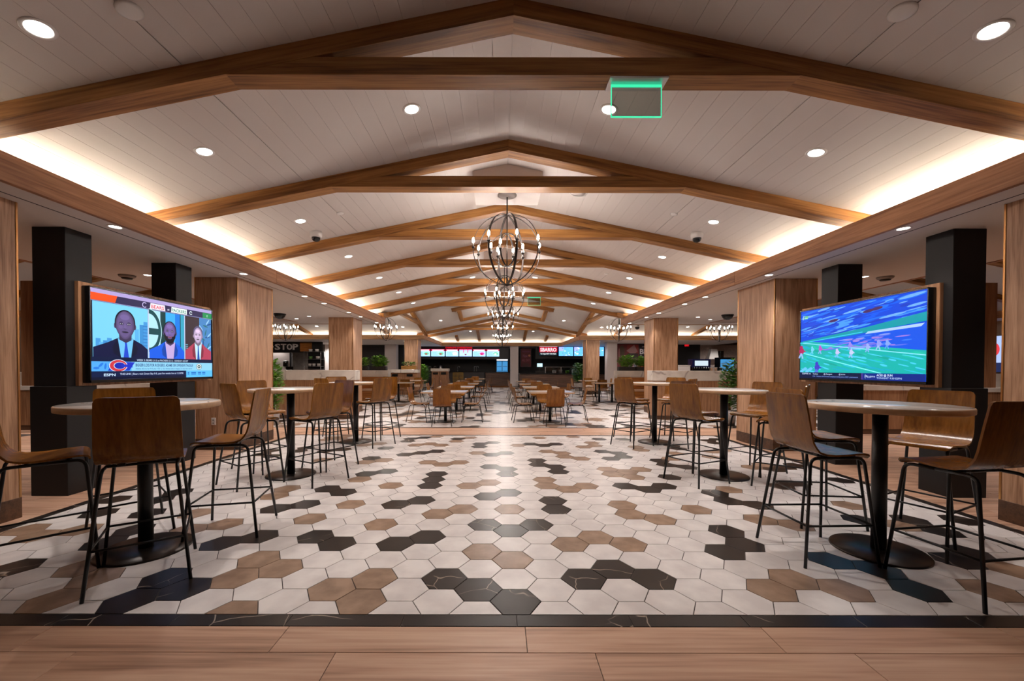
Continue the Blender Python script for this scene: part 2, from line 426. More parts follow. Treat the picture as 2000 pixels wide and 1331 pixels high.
# dark border strips
def slab(b, x0, x1, y0, y1, bev=.0012): b.box(x0, x1, y0, y1, -.010, 0.0, bev)
def strip(x0, x1, y0, y1, n, alongx=True):
    for i in range(n):
        b = MB(); g = .0015
        if alongx:
            L_ = (x1 - x0) / n; a = x0 + i * L_
            slab(b, -L_ / 2 + g, L_ / 2 - g, -(y1 - y0) / 2, (y1 - y0) / 2); b.build('border_tile', M['border'], floor, (a + L_ / 2, (y0 + y1) / 2, 0))
        else:
            L_ = (y1 - y0) / n; a = y0 + i * L_
            slab(b, -(x1 - x0) / 2, (x1 - x0) / 2, -L_ / 2 + g, L_ / 2 - g); b.build('border_tile', M['border'], floor, ((x0 + x1) / 2, a + L_ / 2, 0))
strip(-4.20, 4.20, 2.089, 2.185, 14)
strip(-4.20, -4.105, 2.19, 8.02, 10, False); strip(4.105, 4.20, 2.19, 8.02, 10, False)
strip(-4.20, 4.20, 8.025, 8.10, 7); strip(-13.2, 13.2, 9.06, 9.135, 22)
# wood look planks
PW = .193; PLn = 1.21
planks = []
def plank_rows(y_top, nrows, xa, xb, off):
    for i in range(nrows):
        y1 = y_top - i * PW; y0 = y1 - PW
        ph = off[i % len(off)]
        k = math.floor((xa - ph) / PLn)
        while ph + k * PLn < xb:
            a = max(xa, ph + k * PLn); b_ = min(xb, ph + (k + 1) * PLn); k += 1
            if b_ - a > .02: planks.append((a, b_, y0, y1))
plank_rows(2.086, 12, -4.6, 4.6, (.04, .355, .70, 1.02))
for sx in (-1, 1):
    xs = sorted((sx * 4.203, sx * 9.2))
    plank_rows(8.10, 36, xs[0], xs[1], (.1, .52, .87, .3))
plank_rows(9.057, 5, -13.2, 13.2, (.04, .5, .9, .3, .72))
def vis_plank(p):
    a, b_, y0, y1 = p; x = (a + b_) / 2; y = max(.3, (y0 + y1) / 2)
    px = 977 + 800 * (x + .09) / y
    return (0 if (-500 < px < 2500 and y > 1.5) else 1, y)
planks.sort(key=vis_plank)
pm = MB().box(-PLn / 2 + .0015, PLn / 2 - .0015, -PW / 2 + .0015, PW / 2 - .0015, -.010, 0, .0012).mesh('plank', M['floorwood'])
restb = MB()
for i, (a, b_, y0, y1) in enumerate(planks):
    if i < 295:
        if abs(b_ - a - PLn) < 1e-4: put('plank', pm, floor, ((a + b_) / 2, (y0 + y1) / 2, 0))
        else:
            h = (b_ - a) / 2
            MB().box(-h + .0015, h - .0015, -PW / 2 + .0015, PW / 2 - .0015, -.010, 0, .0012).build('plank', M['floorwood'], floor, ((a + b_) / 2, (y0 + y1) / 2, 0))
    else: restb.box(a + .0015, b_ - .0015, y0 + .0015, y1 - .0015, -.010, 0, .0012)
for k in range(18): restb.box(-9, 9, -4 + k * .193, -4 + k * .193 + .19, -.01, 0, 0)
o = restb.build('planks', M['floorwood'], floor); o['kind'] = 'stuff'

# ------------------------------------------------------------------ ceiling: vault boards
ceiling = struct(MB().box(-16, 16, -4, 32, 4.25, 4.35).build('ceiling', M['groove']), 'board vaulted ceiling with flat soffits')
PITCH = .157
def board(x0, x1, fa, fb, zf, name='plank', swap=False):
    """a ceiling board between two edge lines; fa/fb give the start and end along the board at each edge"""
    g = .0011; g1 = .004 if abs(abs(x1) - 2.355) < .01 else g; g0 = .004 if abs(abs(x0) - 2.355) < .01 else g
    a0, a1 = x0 + (g0 if x1 > x0 else -g0), x1 - (g1 if x1 > x0 else -g1)
    pts = []
    for xx in (a0, a1):
        for f in (fa, fb): pts.append((xx, f(xx)))
    def P(p, dz):
        x, y = (p[1], p[0]) if swap else p
        return (x, y, zf(x, y) + dz)
    vs = [P(p, 0) for p in pts] + [P(p, .006) for p in pts]
    b = MB(); b.add(vs, [(0, 1, 3, 2), (4, 6, 7, 5), (0, 4, 5, 1), (2, 3, 7, 6), (0, 2, 6, 4), (1, 5, 7, 3)])
    return b.build(name, M['ceil'], ceiling)
zm = lambda x, y: zmain(x); zt = lambda x, y: ztr(y)
NB = 28; EDGE = 4.42
for sx in (-1, 1):
    for i in range(NB):
        x0, x1 = sx * PITCH * i, sx * min(PITCH * (i + 1), EDGE)
        lo = lambda x: -3.0
        mid1 = lambda x: max(TR_C - TR_H - .45, TR_C - max(0, abs(x) - TR_OFF)) if abs(x) < HALF + .5 else TR_C - TR_H
        mid2 = lambda x: TR_C + max(0, abs(x) - TR_OFF)
        end = lambda x: HIP0 + abs(x)
        mid1 = lambda x: TR_C - max(0, abs(x) - TR_OFF)
        board(x0, x1, lo, mid1, zm)
        board(x0, x1, mid2, end, zm)
# cross vault
for sy in (-1, 1):
    for i in range(27):
        t0, t1 = PITCH * i, min(PITCH * (i + 1), TR_H + .52)
        if t0 >= t1: continue
        for sx in (-1, 1):
            fa = lambda y, sx=sx: sx * (abs(y - TR_C) + TR_OFF); fb = lambda y, sx=sx: sx * 13.2
            board(TR_C + sy * t0, TR_C + sy * t1, fa, fb, zt, swap=True)
# hip at the far end
zh = lambda x, y: RIDGE - SLOPE * (y - HIP0)
for i in range(NB):
    t0, t1 = HIP0 + PITCH * i, HIP0 + min(PITCH * (i + 1), EDGE)
    board(t0, t1, lambda y: -(y - HIP0), lambda y: (y - HIP0), zh, swap=True)

def soffit_panel(x0, x1, y0, y1, z=SOF):
    MB().box(x0, x1, y0, y1, z, z + .05).build('soffit_panel', M['soffit'], ceiling)
T0, T1 = TR_C - TR_H, TR_C + TR_H        # 13.55 .. 20.75
for s in (-1, 1):
    def sp(a, b, y0, y1, z=SOF):
        x0, x1 = sorted((s * a, s * b)); soffit_panel(x0, x1, y0, y1, z)
    sp(3.93, 4.19, -3, T0 - .03); sp(4.203, 6.5, -3, T0 - .03)
    sp(4.18, 4.21, -3, T0 - .03, SOF + .012)
    sp(6.5, 13.2, T0 - .55, T0 - .03)
    sp(3.93, 13.2, T1 + .03, 31.0)
soffit_panel(-3.93, 3.93, FAR_EAVE + .03, 31.0)
# dark reveal lines set in the soffit
for s in (-1, 1):
    x0, x1 = sorted((s * 4.188, s * 4.205))
    MB().box(x0, x1, -3, T0 - .03, SOF - .0005, SOF + .011).build('shadow_gap', M['reveal'], ceiling)
# cove back upstands
def upstand(x0, x1, y0, y1): MB().box(x0, x1, y0, y1, SOF + .05, 3.16).build('cove_upstand', M['ceil'], ceiling)
for s in (-1, 1):
    a, b_ = sorted((s * 4.42, s * 4.46))
    upstand(a, b_, -3, T0 - .5); upstand(a, b_, T1 + .5, FAR_EAVE + .5)
    a, b_ = sorted((s * 4.42, s * 13.2))
    upstand(a, b_, T0 - .54, T0 - .5); upstand(a, b_, T1 + .5, T1 + .54)
upstand(-4.46, 4.46, FAR_EAVE + .5, FAR_EAVE + .54)
# fascia boards round the vault mouth, with the light strips behind them
nt_ = [0]
FZ0, FZ1 = SOF - .012, 2.985
def fascia(x0, x1, y0, y1, m):
    nt_[0] += 1
    cx, cy = (x0 + x1) / 2, (y0 + y1) / 2
    b = MB().box(x0 - cx, x1 - cx, y0 - cy, y1 - cy, FZ0, FZ1, .004)
    struct(b.build('trim_%d' % nt_[0], m, None, (cx, cy, 0)), 'oak fascia board hiding the cove light')
for s in (-1, 1):
    for (ya, yb) in ((-3.0, 2.3), (2.304, 7.0), (7.004, T0 + .03)):
        x0, x1 = sorted((s * HALF, s * (HALF + .05))); fascia(x0, x1, ya, yb, M['fascia'])
    x0, x1 = sorted((s * HALF, s * (HALF + .05))); fascia(x0, x1, T1 - .03, FAR_EAVE + .05, M['fascia'])
    x0, x1 = sorted((s * (HALF + .05), s * 13.2)); fascia(x0, x1, T1, T1 + .05, M['fascia_x'])
    fascia(x0, x1, T0 - .05, T0, M['fascia_x'])
fascia(-HALF, HALF, FAR_EAVE, FAR_EAVE + .05, M['fascia_x'])
def cove(x0, x1, y0, y1, label, m='cove2'):
    o = MB().box(x0, x1, y0, y1, 2.875, 2.895).build('cove_light', M[m]); MB().box(x0 - .02, x1 + .02, y0, y1, SOF + .05, 2.874).build('cove_ledge', M['ceil'], ceiling)
    return tag(o, label, 'light strip', 'cove light strips behind the fascia boards')
for s, nm in ((-1, 'left'), (1, 'right')):
    x0, x1 = sorted((s * 4.22, s * 4.26))
    cove(x0, x1, 2.4, T0 - .1, 'long warm cove light strip behind the %s fascia of the near vault' % nm, 'cove')
    cove(x0, x1, T1 + .1, FAR_EAVE, 'warm cove light strip behind the %s fascia of the far vault' % nm)
    x0, x1 = sorted((s * 4.3, s * 13))
    cove(x0, x1, T1 + .32, T1 + .36, 'warm cove light strip behind the far fascia of the %s cross vault' % nm)
    cove(x0, x1, T0 - .36, T0 - .32, 'warm cove light strip behind the near fascia of the %s cross vault' % nm)
cove(-3.8, 3.8, FAR_EAVE + .32, FAR_EAVE + .36, 'warm cove light strip behind the end fascia above the food counters')

# ------------------------------------------------------------------ timber trusses
BW, BH = .165, .125
ang = math.atan(SLOPE)
def rafter_mesh(span, start=0.0, bw=BW, flatstart=True):
    """rafter lying under the slope: local X runs outward, local Z up; rotated into the slope"""
    L0 = start / math.cos(ang); L1 = span / math.cos(ang); b = MB(); o_ = BH * math.tan(ang)
    vs = []
    for y in (-bw / 2, bw / 2):
        vs += [(L0, y, -.001), (L1, y, -.001), (L1 - o_, y, -BH), (L0 + (o_ if start == 0 else -o_), y, -BH)]
    b.add(vs, [(0, 1, 2, 3), (7, 6, 5, 4), (0, 4, 5, 1), (1, 5, 6, 2), (2, 6, 7, 3), (3, 7, 4, 0)])
    return b.mesh('rafter', M['beam'])
def place_rafter(me, parent, loc, heading):
    """heading: rotation about Z of the outward direction"""
    o = put('rafter', me, parent, loc)
    o.rotation_euler = (0, ang, heading); return o
RM = rafter_mesh(4.36)
ORD = ['first', 'second', 'third', 'fourth', 'fifth', 'sixth', 'seventh', 'eighth', 'ninth', 'tenth', 'eleventh', 'twelfth']
CZ0, CZ1 = 3.415, 3.54
chalf = (RIDGE - BH - CZ0) / SLOPE
collar_me = None
def collar_mesh():
    b = MB(); h0 = (RIDGE - BH * .5 - CZ0) / SLOPE; h1 = (RIDGE - BH * .5 - CZ1) / SLOPE
    zc = (CZ0 + CZ1) / 2; y = BW / 2 - .003
    vs = []
    for yy in (-y, y): vs += [(-h0, yy, CZ0 - zc), (h0, yy, CZ0 - zc), (h1, yy, CZ1 - zc), (-h1, yy, CZ1 - zc)]
    b.add(vs, [(0, 1, 2, 3), (7, 6, 5, 4), (0, 4, 5, 1), (1, 5, 6, 2), (2, 6, 7, 3), (3, 7, 4, 0)])
    return b.mesh('collar_beam', M['beam'])
CM = collar_mesh()
def truss(y, label, rm=RM):
    t = thing('roof_truss', label, 'roof truss', (0, y, RIDGE), 0, 'oak roof trusses')
    place_rafter(rm, t, (0, BW / 2, 0), 0); place_rafter(rm, t, (0, BW / 2, 0), PI)
    put('collar_beam', CM, t, (0, BW / 2, (CZ0 + CZ1) / 2 - RIDGE)); return t
TY = [2.94 + 1.805 * k for k in range(7)]
TN = ['nearest oak truss overhead carrying the green edged exit sign',
      'second oak truss from the entrance, just before the first chandelier',
      'third oak truss from the entrance, just past the first chandelier',
      'fourth oak truss from the entrance, before the second chandelier',
      'fifth oak truss from the entrance, just past the second chandelier',
      'sixth oak truss from the entrance, carrying the small far exit sign',
      'seventh oak truss from the entrance, at the near edge of the vault crossing']
for y, l in zip(TY, TN): truss(y, l)
truss(20.9, 'oak truss at the far edge of the vault crossing'); truss(22.5, 'last full oak truss before the sloping end of the vault')
# cross vault trusses
zr = RIDGE - SLOPE * TR_OFF
RT = rafter_mesh(TR_H + .46)
def cross_truss(x, label, collar=True):
    t = thing('roof_truss', label, 'roof truss', (x, TR_C, zr), 0, 'oak roof trusses of the cross vault')
    place_rafter(RT, t, (0, 0, 0), PI / 2); place_rafter(RT, t, (0, 0, 0), -PI / 2)
    if collar:
        o = put('collar_beam', CM, t, (0, 0, (CZ0 + CZ1) / 2 - RIDGE)); o.rotation_euler = (0, 0, PI / 2)
for s, nm in ((-1, 'left'), (1, 'right')):
    for x, l in ((3.9, 'oak truss at the mouth of the %s arm of the cross vault'), (5.85, 'second oak truss in the %s arm of the cross vault, by the inner chandelier'),
                 (7.8, 'third oak truss in the %s arm of the cross vault, behind the pillar'), (9.85, 'fourth oak truss in the %s arm of the cross vault, beyond the outer chandelier')):
        cross_truss(s * x, l % nm)
# short crossing rafters
RC = rafter_mesh(1.95)
for y, l in ((15.5, 'pair of short oak rafters on the near side of the vault crossing'), (18.8, 'pair of short oak rafters on the far side of the vault crossing')):
    t = thing('ridge_rafters', l, 'rafters', (0, y, RIDGE)); place_rafter(RC, t, (0, 0, 0), 0); place_rafter(RC, t, (0, 0, 0), PI)
RC2 = rafter_mesh(1.62)
for s, nm in ((-1, 'left'), (1, 'right')):
    t = thing('ridge_rafters', 'pair of short oak rafters on the %s side of the vault crossing' % nm, 'rafters', (s * 1.85, TR_C, zr))
    place_rafter(RC2, t, (0, 0, 0), PI / 2); place_rafter(RC2, t, (0, 0, 0), -PI / 2)
# jack rafters on the end slope
t = thing('roof_truss', 'four oak rafters on the sloping far end of the vault', 'roof truss', (0, HIP0, RIDGE))
for x in (-2.85, -1.45, 1.45, 2.85):
    place_rafter(rafter_mesh(4.0, abs(x) - .02), t, (x, 0, 0), PI / 2)

# ------------------------------------------------------------------ recessed lights
def spot(loc, power, size=2.0, blend=.8, parent=None, col=WARM):
    d = bpy.data.lights.new('downlight_or_fill_beam', 'SPOT'); d.energy = power; d.color = col; d.spot_size = size; d.spot_blend = blend
    d.shadow_soft_size = .05
    o = bpy.data.objects.new('downlight_or_fill_beam', d); COL.objects.link(o); o.location = loc
    if parent: o.parent = parent
    return o
trim_me = MB().lathe([(.062, .0), (.066, -.006), (.082, -.006), (.086, -.001), (.086, .004)], 28, caps=False).mesh('trim_ring', M['whiteplastic'])
lens_me = MB().lathe([(0.0, -.0035), (.045, -.0035), (.062, -.002), (.062, .004)], 28).mesh('lens', M['lamp'])
def downlight(x, y, z, tilt, label, power, rot=(0, 0, 0), group='recessed ceiling downlights', size=2.0, k=1.0):
    t = thing('downlight', label, 'downlight', (x, y, z), 0, group); t.rotation_euler = rot; t.scale = (k, k, 1)
    put('trim_ring', trim_me, t); put('lens', lens_me, t)
    spot((x, y, z - .03), power, size)
def rot_main(x): return (0, ang if x > 0 else -ang, 0)
bays = [(2.0, 'bay just over the camera', (.93,)), (2.5, 'bay over the camera', (2.88,)), (3.9, 'first bay', (.93, 2.89)), (5.74, 'second bay', (2.88,)), (7.55, 'third bay', (.9, 2.88)),
        (9.36, 'fourth bay', (2.85,)), (11.15, 'fifth bay', (.85, 2.85)), (13.0, 'sixth bay', (2.85,))]
for y, bn, xs in bays:
    for x in xs:
        for s, nm in ((-1, 'left'), (1, 'right')):
            io = 'near the ridge' if x < 1.5 else 'low on the slope'
            downlight(s * x, y, zmain(x), 0, 'round downlight %s, %s of the vault, %s side' % (io, bn, nm), P_SPOT * (.55 if y < 2.2 else .05 if y < 3 else .8 if y < 5 and x > 2 else 1 if y < 5 else .7), rot_main(s * x), size=.85 if y < 2.2 else 1.5 if y < 4.5 else 2.0)
for s, nm in ((-1, 'left'), (1, 'right')):
    downlight(s * 2.85, 19.0, ztr(19.0), 0, 'round downlight on the far slope of the vault crossing, %s side' % nm, P_SPOT * .8, (-ang, 0, 0))
    downlight(s * 4.85, 20.0, ztr(20.0), 0, 'round downlight at the mouth of the %s cross vault' % nm, P_SPOT * .8, (-ang, 0, 0))
    downlight(s * 9.0, 19.9, ztr(19.9), 0, 'round downlight far along the %s cross vault' % nm, P_SPOT * .8, (-ang, 0, 0))
    downlight(s * 1.9, 24.9, zh(0, 24.9), 0, 'round downlight on the sloping vault end, %s side' % nm, P_SPOT * .8, (-ang, 0, 0))
    for i, y in enumerate((2.4, 4.22, 6.32, 8.28, 9.2, 10.7, 11.6, 13.1)):
        downlight(s * 4.0 if False else s * 4.04, y, SOF, 0, 'soffit downlight beside the %s fascia, %s from the front' % (nm, ORD[i]), P_SOFFIT * (.3 if y < 3 else 1), group='soffit downlights', k=.8)
    for i, (x, y) in enumerate(((5.6, 3.0), (5.6, 6.42), (5.45, 11.5), (6.1, 12.1), (6.0, 9.0))):
        downlight(s * x, y, SOF, 0, 'soffit downlight in the %s aisle ceiling, %s' % (nm, ('before the black column', 'beyond the dome sensor', 'inner of two near the cross vault', 'outer of two near the cross vault', 'midway along the aisle')[i]), P_SOFFIT, group='soffit downlights', k=.8)
    for i, (x, y) in enumerate(((5.3, 22.3), (4.8, 24.2), (9.5, 23.0))):
        downlight(s * x, y, SOF, 0, 'small soffit downlight past the %s cross vault, %s' % (nm, ('by the far pillar', 'before the food counter', 'by the outer shops')[i]), P_SOFFIT, group='soffit downlights', k=.8)

# ------------------------------------------------------------------ chandeliers
def hoop_pts(r, n=40): return [(r * math.sin(2 * PI * k / n), 0, r * math.cos(2 * PI * k / n)) for k in range(n)]
def make_chandelier(rod_top):
    R = .475
    t = thing('orb_chandelier', 'x', 'chandelier', (0, 0, 0), 0, 'orb chandeliers')
    LABELS.pop()
    MB().lathe([(0, rod_top), (.13, rod_top), (.13, rod_top - .010), (.10, rod_top - .022), (0, rod_top - .026)], 24).build('canopy', M['potgrey'], t)
    MB().tube([(0, 0, rod_top - .03), (0, 0, -R + .0)], .009, 8).build('rod', M['iron'], t)
    hm = MB().tube(hoop_pts(R), .004, 6, closed=True, flat=.016).mesh('hoop', M['iron'])
    for k in range(4): put('hoop', hm, t, (0, 0, 0), PI / 4 * k + .25)
    r2 = .225
    im = MB().tube(hoop_pts(r2, 28), .0035, 6, closed=True, flat=.012).mesh('small_hoop', M['iron'])
    for k in range(3): put('small_hoop', im, t, (0, 0, .0), PI / 3 * k + .1)
    cup = MB().lathe([(0, -.085), (.006, -.08), (.02, -.06), (.024, -.055), (.024, -.05), (.0125, -.05), (.0125, 0), (0, 0)], 12).mesh('candle_cup', M['iron'])
    bm = bmesh.new(); bmesh.ops.create_icosphere(bm, subdivisions=1, radius=1.0)
    for v in bm.verts:
        z = v.co.z; v.co.x *= .020 * (1 - .4 * max(0, z)); v.co.y *= .020 * (1 - .4 * max(0, z)); v.co.z = .038 + .042 * z
    bme = bpy.data.meshes.new('bulb'); bm.to_mesh(bme); bm.free(); bme.materials.append(M['bulb'])
    for k in range(8):
        a = PI / 4 * k + .25; p = ((R - .005) * math.cos(a), (R - .005) * math.sin(a), .06)
        put('bulb', bme, put('candle_cup', cup, t, p))
    for k in range(6):
        a = PI / 3 * k + .1; p = ((r2 - .005) * math.cos(a), (r2 - .005) * math.sin(a), .02)
        put('bulb', bme, put('candle_cup', cup, t, p))
    MB().lathe([(0, .02), (.03, .01), (.035, 0), (.03, -.01), (0, -.02)], 16, (0, 0, R)).build('hub', M['iron'], t)
    MB().lathe([(0, .02), (.04, .01), (.045, 0), (.03, -.012), (0, -.03)], 16, (0, 0, -R)).build('hub', M['iron'], t)
    return t
CHZ = 2.95
proto = make_chandelier(3.70 - CHZ)
proto.location = (0, 5.65, CHZ); tag(proto, 'nearest orb chandelier, large iron hoops with candle bulbs on the centre line', 'chandelier', 'orb chandeliers')
for y, l in ((9.35, 'second orb chandelier down the centre line of the vault'), (13.0, 'third orb chandelier down the centre line, before the crossing'),
             (17.15, 'fourth orb chandelier, hanging in the middle of the vault crossing'), (21.7, 'last orb chandelier on the centre line, beyond the crossing')):
    copy_tree(proto, (0, y, CHZ), .1 * y, l)
for s, nm in ((-1, 'left'), (1, 'right')):
    copy_tree(proto, (s * 4.87, TR_C, CHZ), .3, 'inner orb chandelier in the %s cross vault, past the vault corner' % nm)
    copy_tree(proto, (s * 9.07, TR_C, CHZ), .9, 'outer orb chandelier in the %s cross vault, between the pillars' % nm)
# ceiling boxes that carry the chandeliers under the ridge
def mount_box(x, y, label):
    b = MB(); h = .45; zb = 3.70; zs = RIDGE - SLOPE * h - .004; d = .34
    vs = []
    for yy in (-d, d): vs += [(-h, yy, zb), (h, yy, zb), (h, yy, zs), (0, yy, RIDGE - .004), (-h, yy, zs)]
    b.add(vs, [(0, 1, 2, 3, 4), (9, 8, 7, 6, 5), (0, 5, 6, 1), (1, 6, 7, 2), (4, 9, 5, 0), (2, 7, 8, 3), (3, 8, 9, 4)])
    tag(b.build('chandelier_mount', M['ceil'], None, (x, y, 0)), label, 'mounting box', 'chandelier mounting boxes')
for y, l in ((5.65, 'white gabled mounting box under the ridge, above the nearest chandelier'), (9.35, 'white gabled mounting box above the second chandelier'),
             (13.0, 'white gabled mounting box above the third chandelier'), (17.15, 'white gabled mounting box above the crossing chandelier'), (21.7, 'white gabled mounting box above the last chandelier')):
    mount_box(0, y, l)
for s, nm in ((-1, 'left'), (1, 'right')):
    for x, k in ((4.87, 'inner'), (9.07, 'outer')): mount_box(s * x, TR_C, 'white mounting box above the %s chandelier of the %s cross vault' % (k, nm))
#PART2
# ------------------------------------------------------------------ timber pillars and black columns
def pillar(x0, x1, y0, y1, label):
    cx, cy = (x0 + x1) / 2, (y0 + y1) / 2; a, b_ = (x1 - x0) / 2, (y1 - y0) / 2
    t = thing('timber_pillar', label, 'pillar', (cx, cy, 0), 0, 'timber clad pillars')
    MB().box(-a, a, -b_, b_, .17, SOF, .003).build('cladding', M['pillar'], t)
    MB().box(-a - .006, a + .006, -b_ - .006, b_ + .006, 0, .18, .002).build('plinth', M['plinth'], t)
    cm = MB().box(-.009, .009, -.009, .009, .18, SOF - .001, .002).mesh('corner_trim', M['brass'])
    for sx in (-1, 1):
        for sy in (-1, 1): put('corner_trim', cm, t, (sx * (a - .004), sy * (b_ - .004), 0))
    return t
for s, nm in ((-1, 'left'), (1, 'right')):
    def P(xa, xb, ya, yb, l):
        x0, x1 = sorted((s * xa, s * xb)); return pillar(x0, x1, ya, yb, l)
    P(4.32, 5.0, 2.6, 3.6, 'timber pillar cut by the %s edge of the photo, in front of the black column' % nm)
    P(4.30, 4.98, 6.57, 7.58, 'timber pillar right behind the %s television' % nm)
    P(4.31, 5.0, 11.75, 12.5, 'timber pillar on the %s standing behind the low quartz capped wall' % nm)
    P(4.31, 4.98, 20.95, 21.8, 'farthest timber pillar on the %s, beside the big potted plant' % nm)
for s, nm in ((-1, 'left'), (1, 'right')):
    t = thing('television_stand', '%s pair of black columns with timber boards, carrying the television' % nm, 'television stand', (s * 4.73, 5.085, 0))
    for y0, y1 in ((4.22, 4.50), (5.66, 5.95)):
        b_ = (y1 - y0) / 2; cy = (y0 + y1) / 2 - 5.085
        MB().box(-.17, .17, cy - b_, cy + b_, 0, SOF, .004).build('column', M['blackcol'], t)
        MB().box(-.19, .19, cy - b_ - .02, cy + b_ + .02, 0, 1.13, .004).build('base_casing', M['blackcol'], t)
    for xa, xb in ((4.52, 4.64), (4.82, 5.13)):
        x0, x1 = sorted((s * (xa - 4.73), s * (xb - 4.73)))
        MB().box(x0, x1, 5.29 - .98 - 5.085, 5.29 + .98 - 5.085, 1.13, 2.235, .003).build('timber_board', M['panelwood'], t)

# ------------------------------------------------------------------ flat pictures (screens, posters)
_txt = {}
def text_tris(s, bold=.0):
    key = (s, bold)
    if key in _txt: return _txt[key]
    cu = bpy.data.curves.new('lettering', 'FONT'); cu.body = s; cu.size = 1.0; cu.offset = bold; cu.resolution_u = 2
    o = bpy.data.objects.new('lettering', cu); COL.objects.link(o)
    dg = bpy.context.evaluated_depsgraph_get()
    me = bpy.data.meshes.new_from_object(o.evaluated_get(dg))
    vs = [tuple(v.co) for v in me.vertices]; fs = [tuple(p.vertices) for p in me.polygons]
    bpy.data.objects.remove(o); bpy.data.curves.remove(cu); bpy.data.meshes.remove(me)
    xs = [v[0] for v in vs] or [0]; 
    r = (vs, fs, min(xs), max(xs)); _txt[key] = r; return r

class Canvas:
    """coloured flat shapes, u to the right, v up, stacked in thin layers towards local -Y"""
    def __init__(s): s.v = []; s.f = []; s.c = []; s.l = 0
    def poly(s, pts, col, up=True):
        if up: s.l += 1
        b = len(s.v); s.v += [(u, -s.l * .00003, v) for u, v in pts]; s.f.append(list(range(b, b + len(pts)))); s.c.append(lin(col)); return s
    def rect(s, u0, v0, u1, v1, col): return s.poly([(u0, v0), (u1, v0), (u1, v1), (u0, v1)], col)
    def ell(s, u, v, a, b, col, n=20, rot=0.0, t0=0, t1=2 * PI):
        P = []
        for k in range(n):
            t = t0 + (t1 - t0) * k / (n - (0 if t1 - t0 > 6.2 else 1)); x, y = a * math.cos(t), b * math.sin(t)
            P.append((u + x * math.cos(rot) - y * math.sin(rot), v + x * math.sin(rot) + y * math.cos(rot)))
        return s.poly(P, col)
    def arc(s, u, v, a, b, w_, t0, t1, col, n=20):
        s.l += 1
        for k in range(n):
            ta, tb = t0 + (t1 - t0) * k / n, t0 + (t1 - t0) * (k + 1) / n
            s.poly([(u + a * math.cos(ta), v + b * math.sin(ta)), (u + (a + w_) * math.cos(ta), v + (b + w_) * math.sin(ta)),
                    (u + (a + w_) * math.cos(tb), v + (b + w_) * math.sin(tb)), (u + a * math.cos(tb), v + b * math.sin(tb))], col, False)
        return s
    def line(s, u0, v0, u1, v1, w_, col):
        d = math.hypot(u1 - u0, v1 - v0); nx, ny = -(v1 - v0) / d * w_ / 2, (u1 - u0) / d * w_ / 2
        return s.poly([(u0 - nx, v0 - ny), (u1 - nx, v1 - ny), (u1 + nx, v1 + ny), (u0 + nx, v0 + ny)], col)
    def text(s, body, u, v, size, col, width=None, bold=.015, align='l'):
        vs, fs, x0, x1 = text_tris(body, bold); s.l += 1
        sx = size if width is None else width / max(1e-6, x1 - x0)
        off = {'l': 0, 'c': -(x1 - x0) * sx / 2, 'r': -(x1 - x0) * sx}[align]
        b = len(s.v); s.v += [(u + off + (p[0] - x0) * sx, -s.l * .00003, v + p[1] * size) for p in vs]
        for f in fs: s.f.append([i + b for i in f]); s.c.append(lin(col))
        return s
    def build(s, name, mat, parent=None, loc=(0, 0, 0), rz=0):
        me = bpy.data.meshes.new(name); me.from_pydata(s.v, [], s.f)
        ca = me.color_attributes.new('Col', 'FLOAT_COLOR', 'CORNER'); buf = []
        for c, p in zip(s.c, s.f): buf += [c[0], c[1], c[2], 1.0] * len(p)
        ca.data.foreach_set('color', buf); me.materials.append(mat); me.update()
        return put(name, me, parent, loc, rz)

# ------------------------------------------------------------------ televisions
TW, TH = 1.86, 1.035
def tv(s, canvas, label):
    # bottom left corner of the picture at the canvas origin; faces the aisle
    x = s * 4.519; y = 5.27
    t = thing('television', label, 'television', (x, y, 1.16 + TH / 2), PI / 2 if s < 0 else -PI / 2)
    b = MB(); w2, h2 = TW / 2, TH / 2
    b.box(-w2, w2, -.075, -.0, -h2, h2, .006)
    b.build('housing', M['blackplastic'], t)
    fr = MB()
    for (a, b_, c, d) in ((-w2, w2, h2 - .016, h2), (-w2, w2, -h2, -h2 + .03), (-w2, -w2 + .016, -h2, h2), (w2 - .016, w2, -h2, h2)):
        fr.box(a, b_, -.083, -.074, c, d, .002)
    fr.build('bezel', M['blackplastic'], t)
    o = canvas.build('screen', M['screen'], t, (-w2 + .016, -.0752, -h2 + .03))
    return t
W_, H_ = TW - .032, TH - .046
c = Canvas()
U = lambda f: f * W_
V = lambda f: f * H_
def R(u0, v0, u1, v1, col): c.rect(U(u0), V(v0), U(u1), V(v1), col)
R(0, 0, 1, 1, (8, 14, 34))
R(0, .955, 1, 1, (176, 160, 214)); R(0, .865, 1, .955, (48, 40, 78))
c.poly([(U(.0), V(.875)), (U(.155), V(.875)), (U(.17), V(.955)), (0, V(.955))], (250, 78, 20))
R(.0, .865, 1, .872, (150, 150, 200))
R(.30, .872, .34, .955, (48, 40, 78)); c.arc(U(.365), V(.912), U(.013), V(.024), .010, .7, 2 * PI - .7, (200, 190, 235))
c.poly([(U(.405), V(.876)), (U(.535), V(.876)), (U(.53), V(.95)), (U(.412), V(.95))], (235, 226, 240)); c.text('BEARS', U(.418), V(.889), .058, (220, 70, 80), U(.105))
c.text('at', U(.553), V(.892), .04, (220, 220, 240), U(.018))
c.poly([(U(.585), V(.876)), (U(.735), V(.876)), (U(.735), V(.95)), (U(.59), V(.95))], (230, 240, 240)); c.text('PACKERS', U(.592), V(.889), .058, (20, 130, 100), U(.135))
c.arc(U(.775), V(.912), U(.009), V(.016), .010, .3, 2 * PI - .3, (225, 240, 240))
R(.90, .872, 1, .95, (30, 140, 80)); c.text('E', U(.945), V(.895), .04, (200, 240, 210))
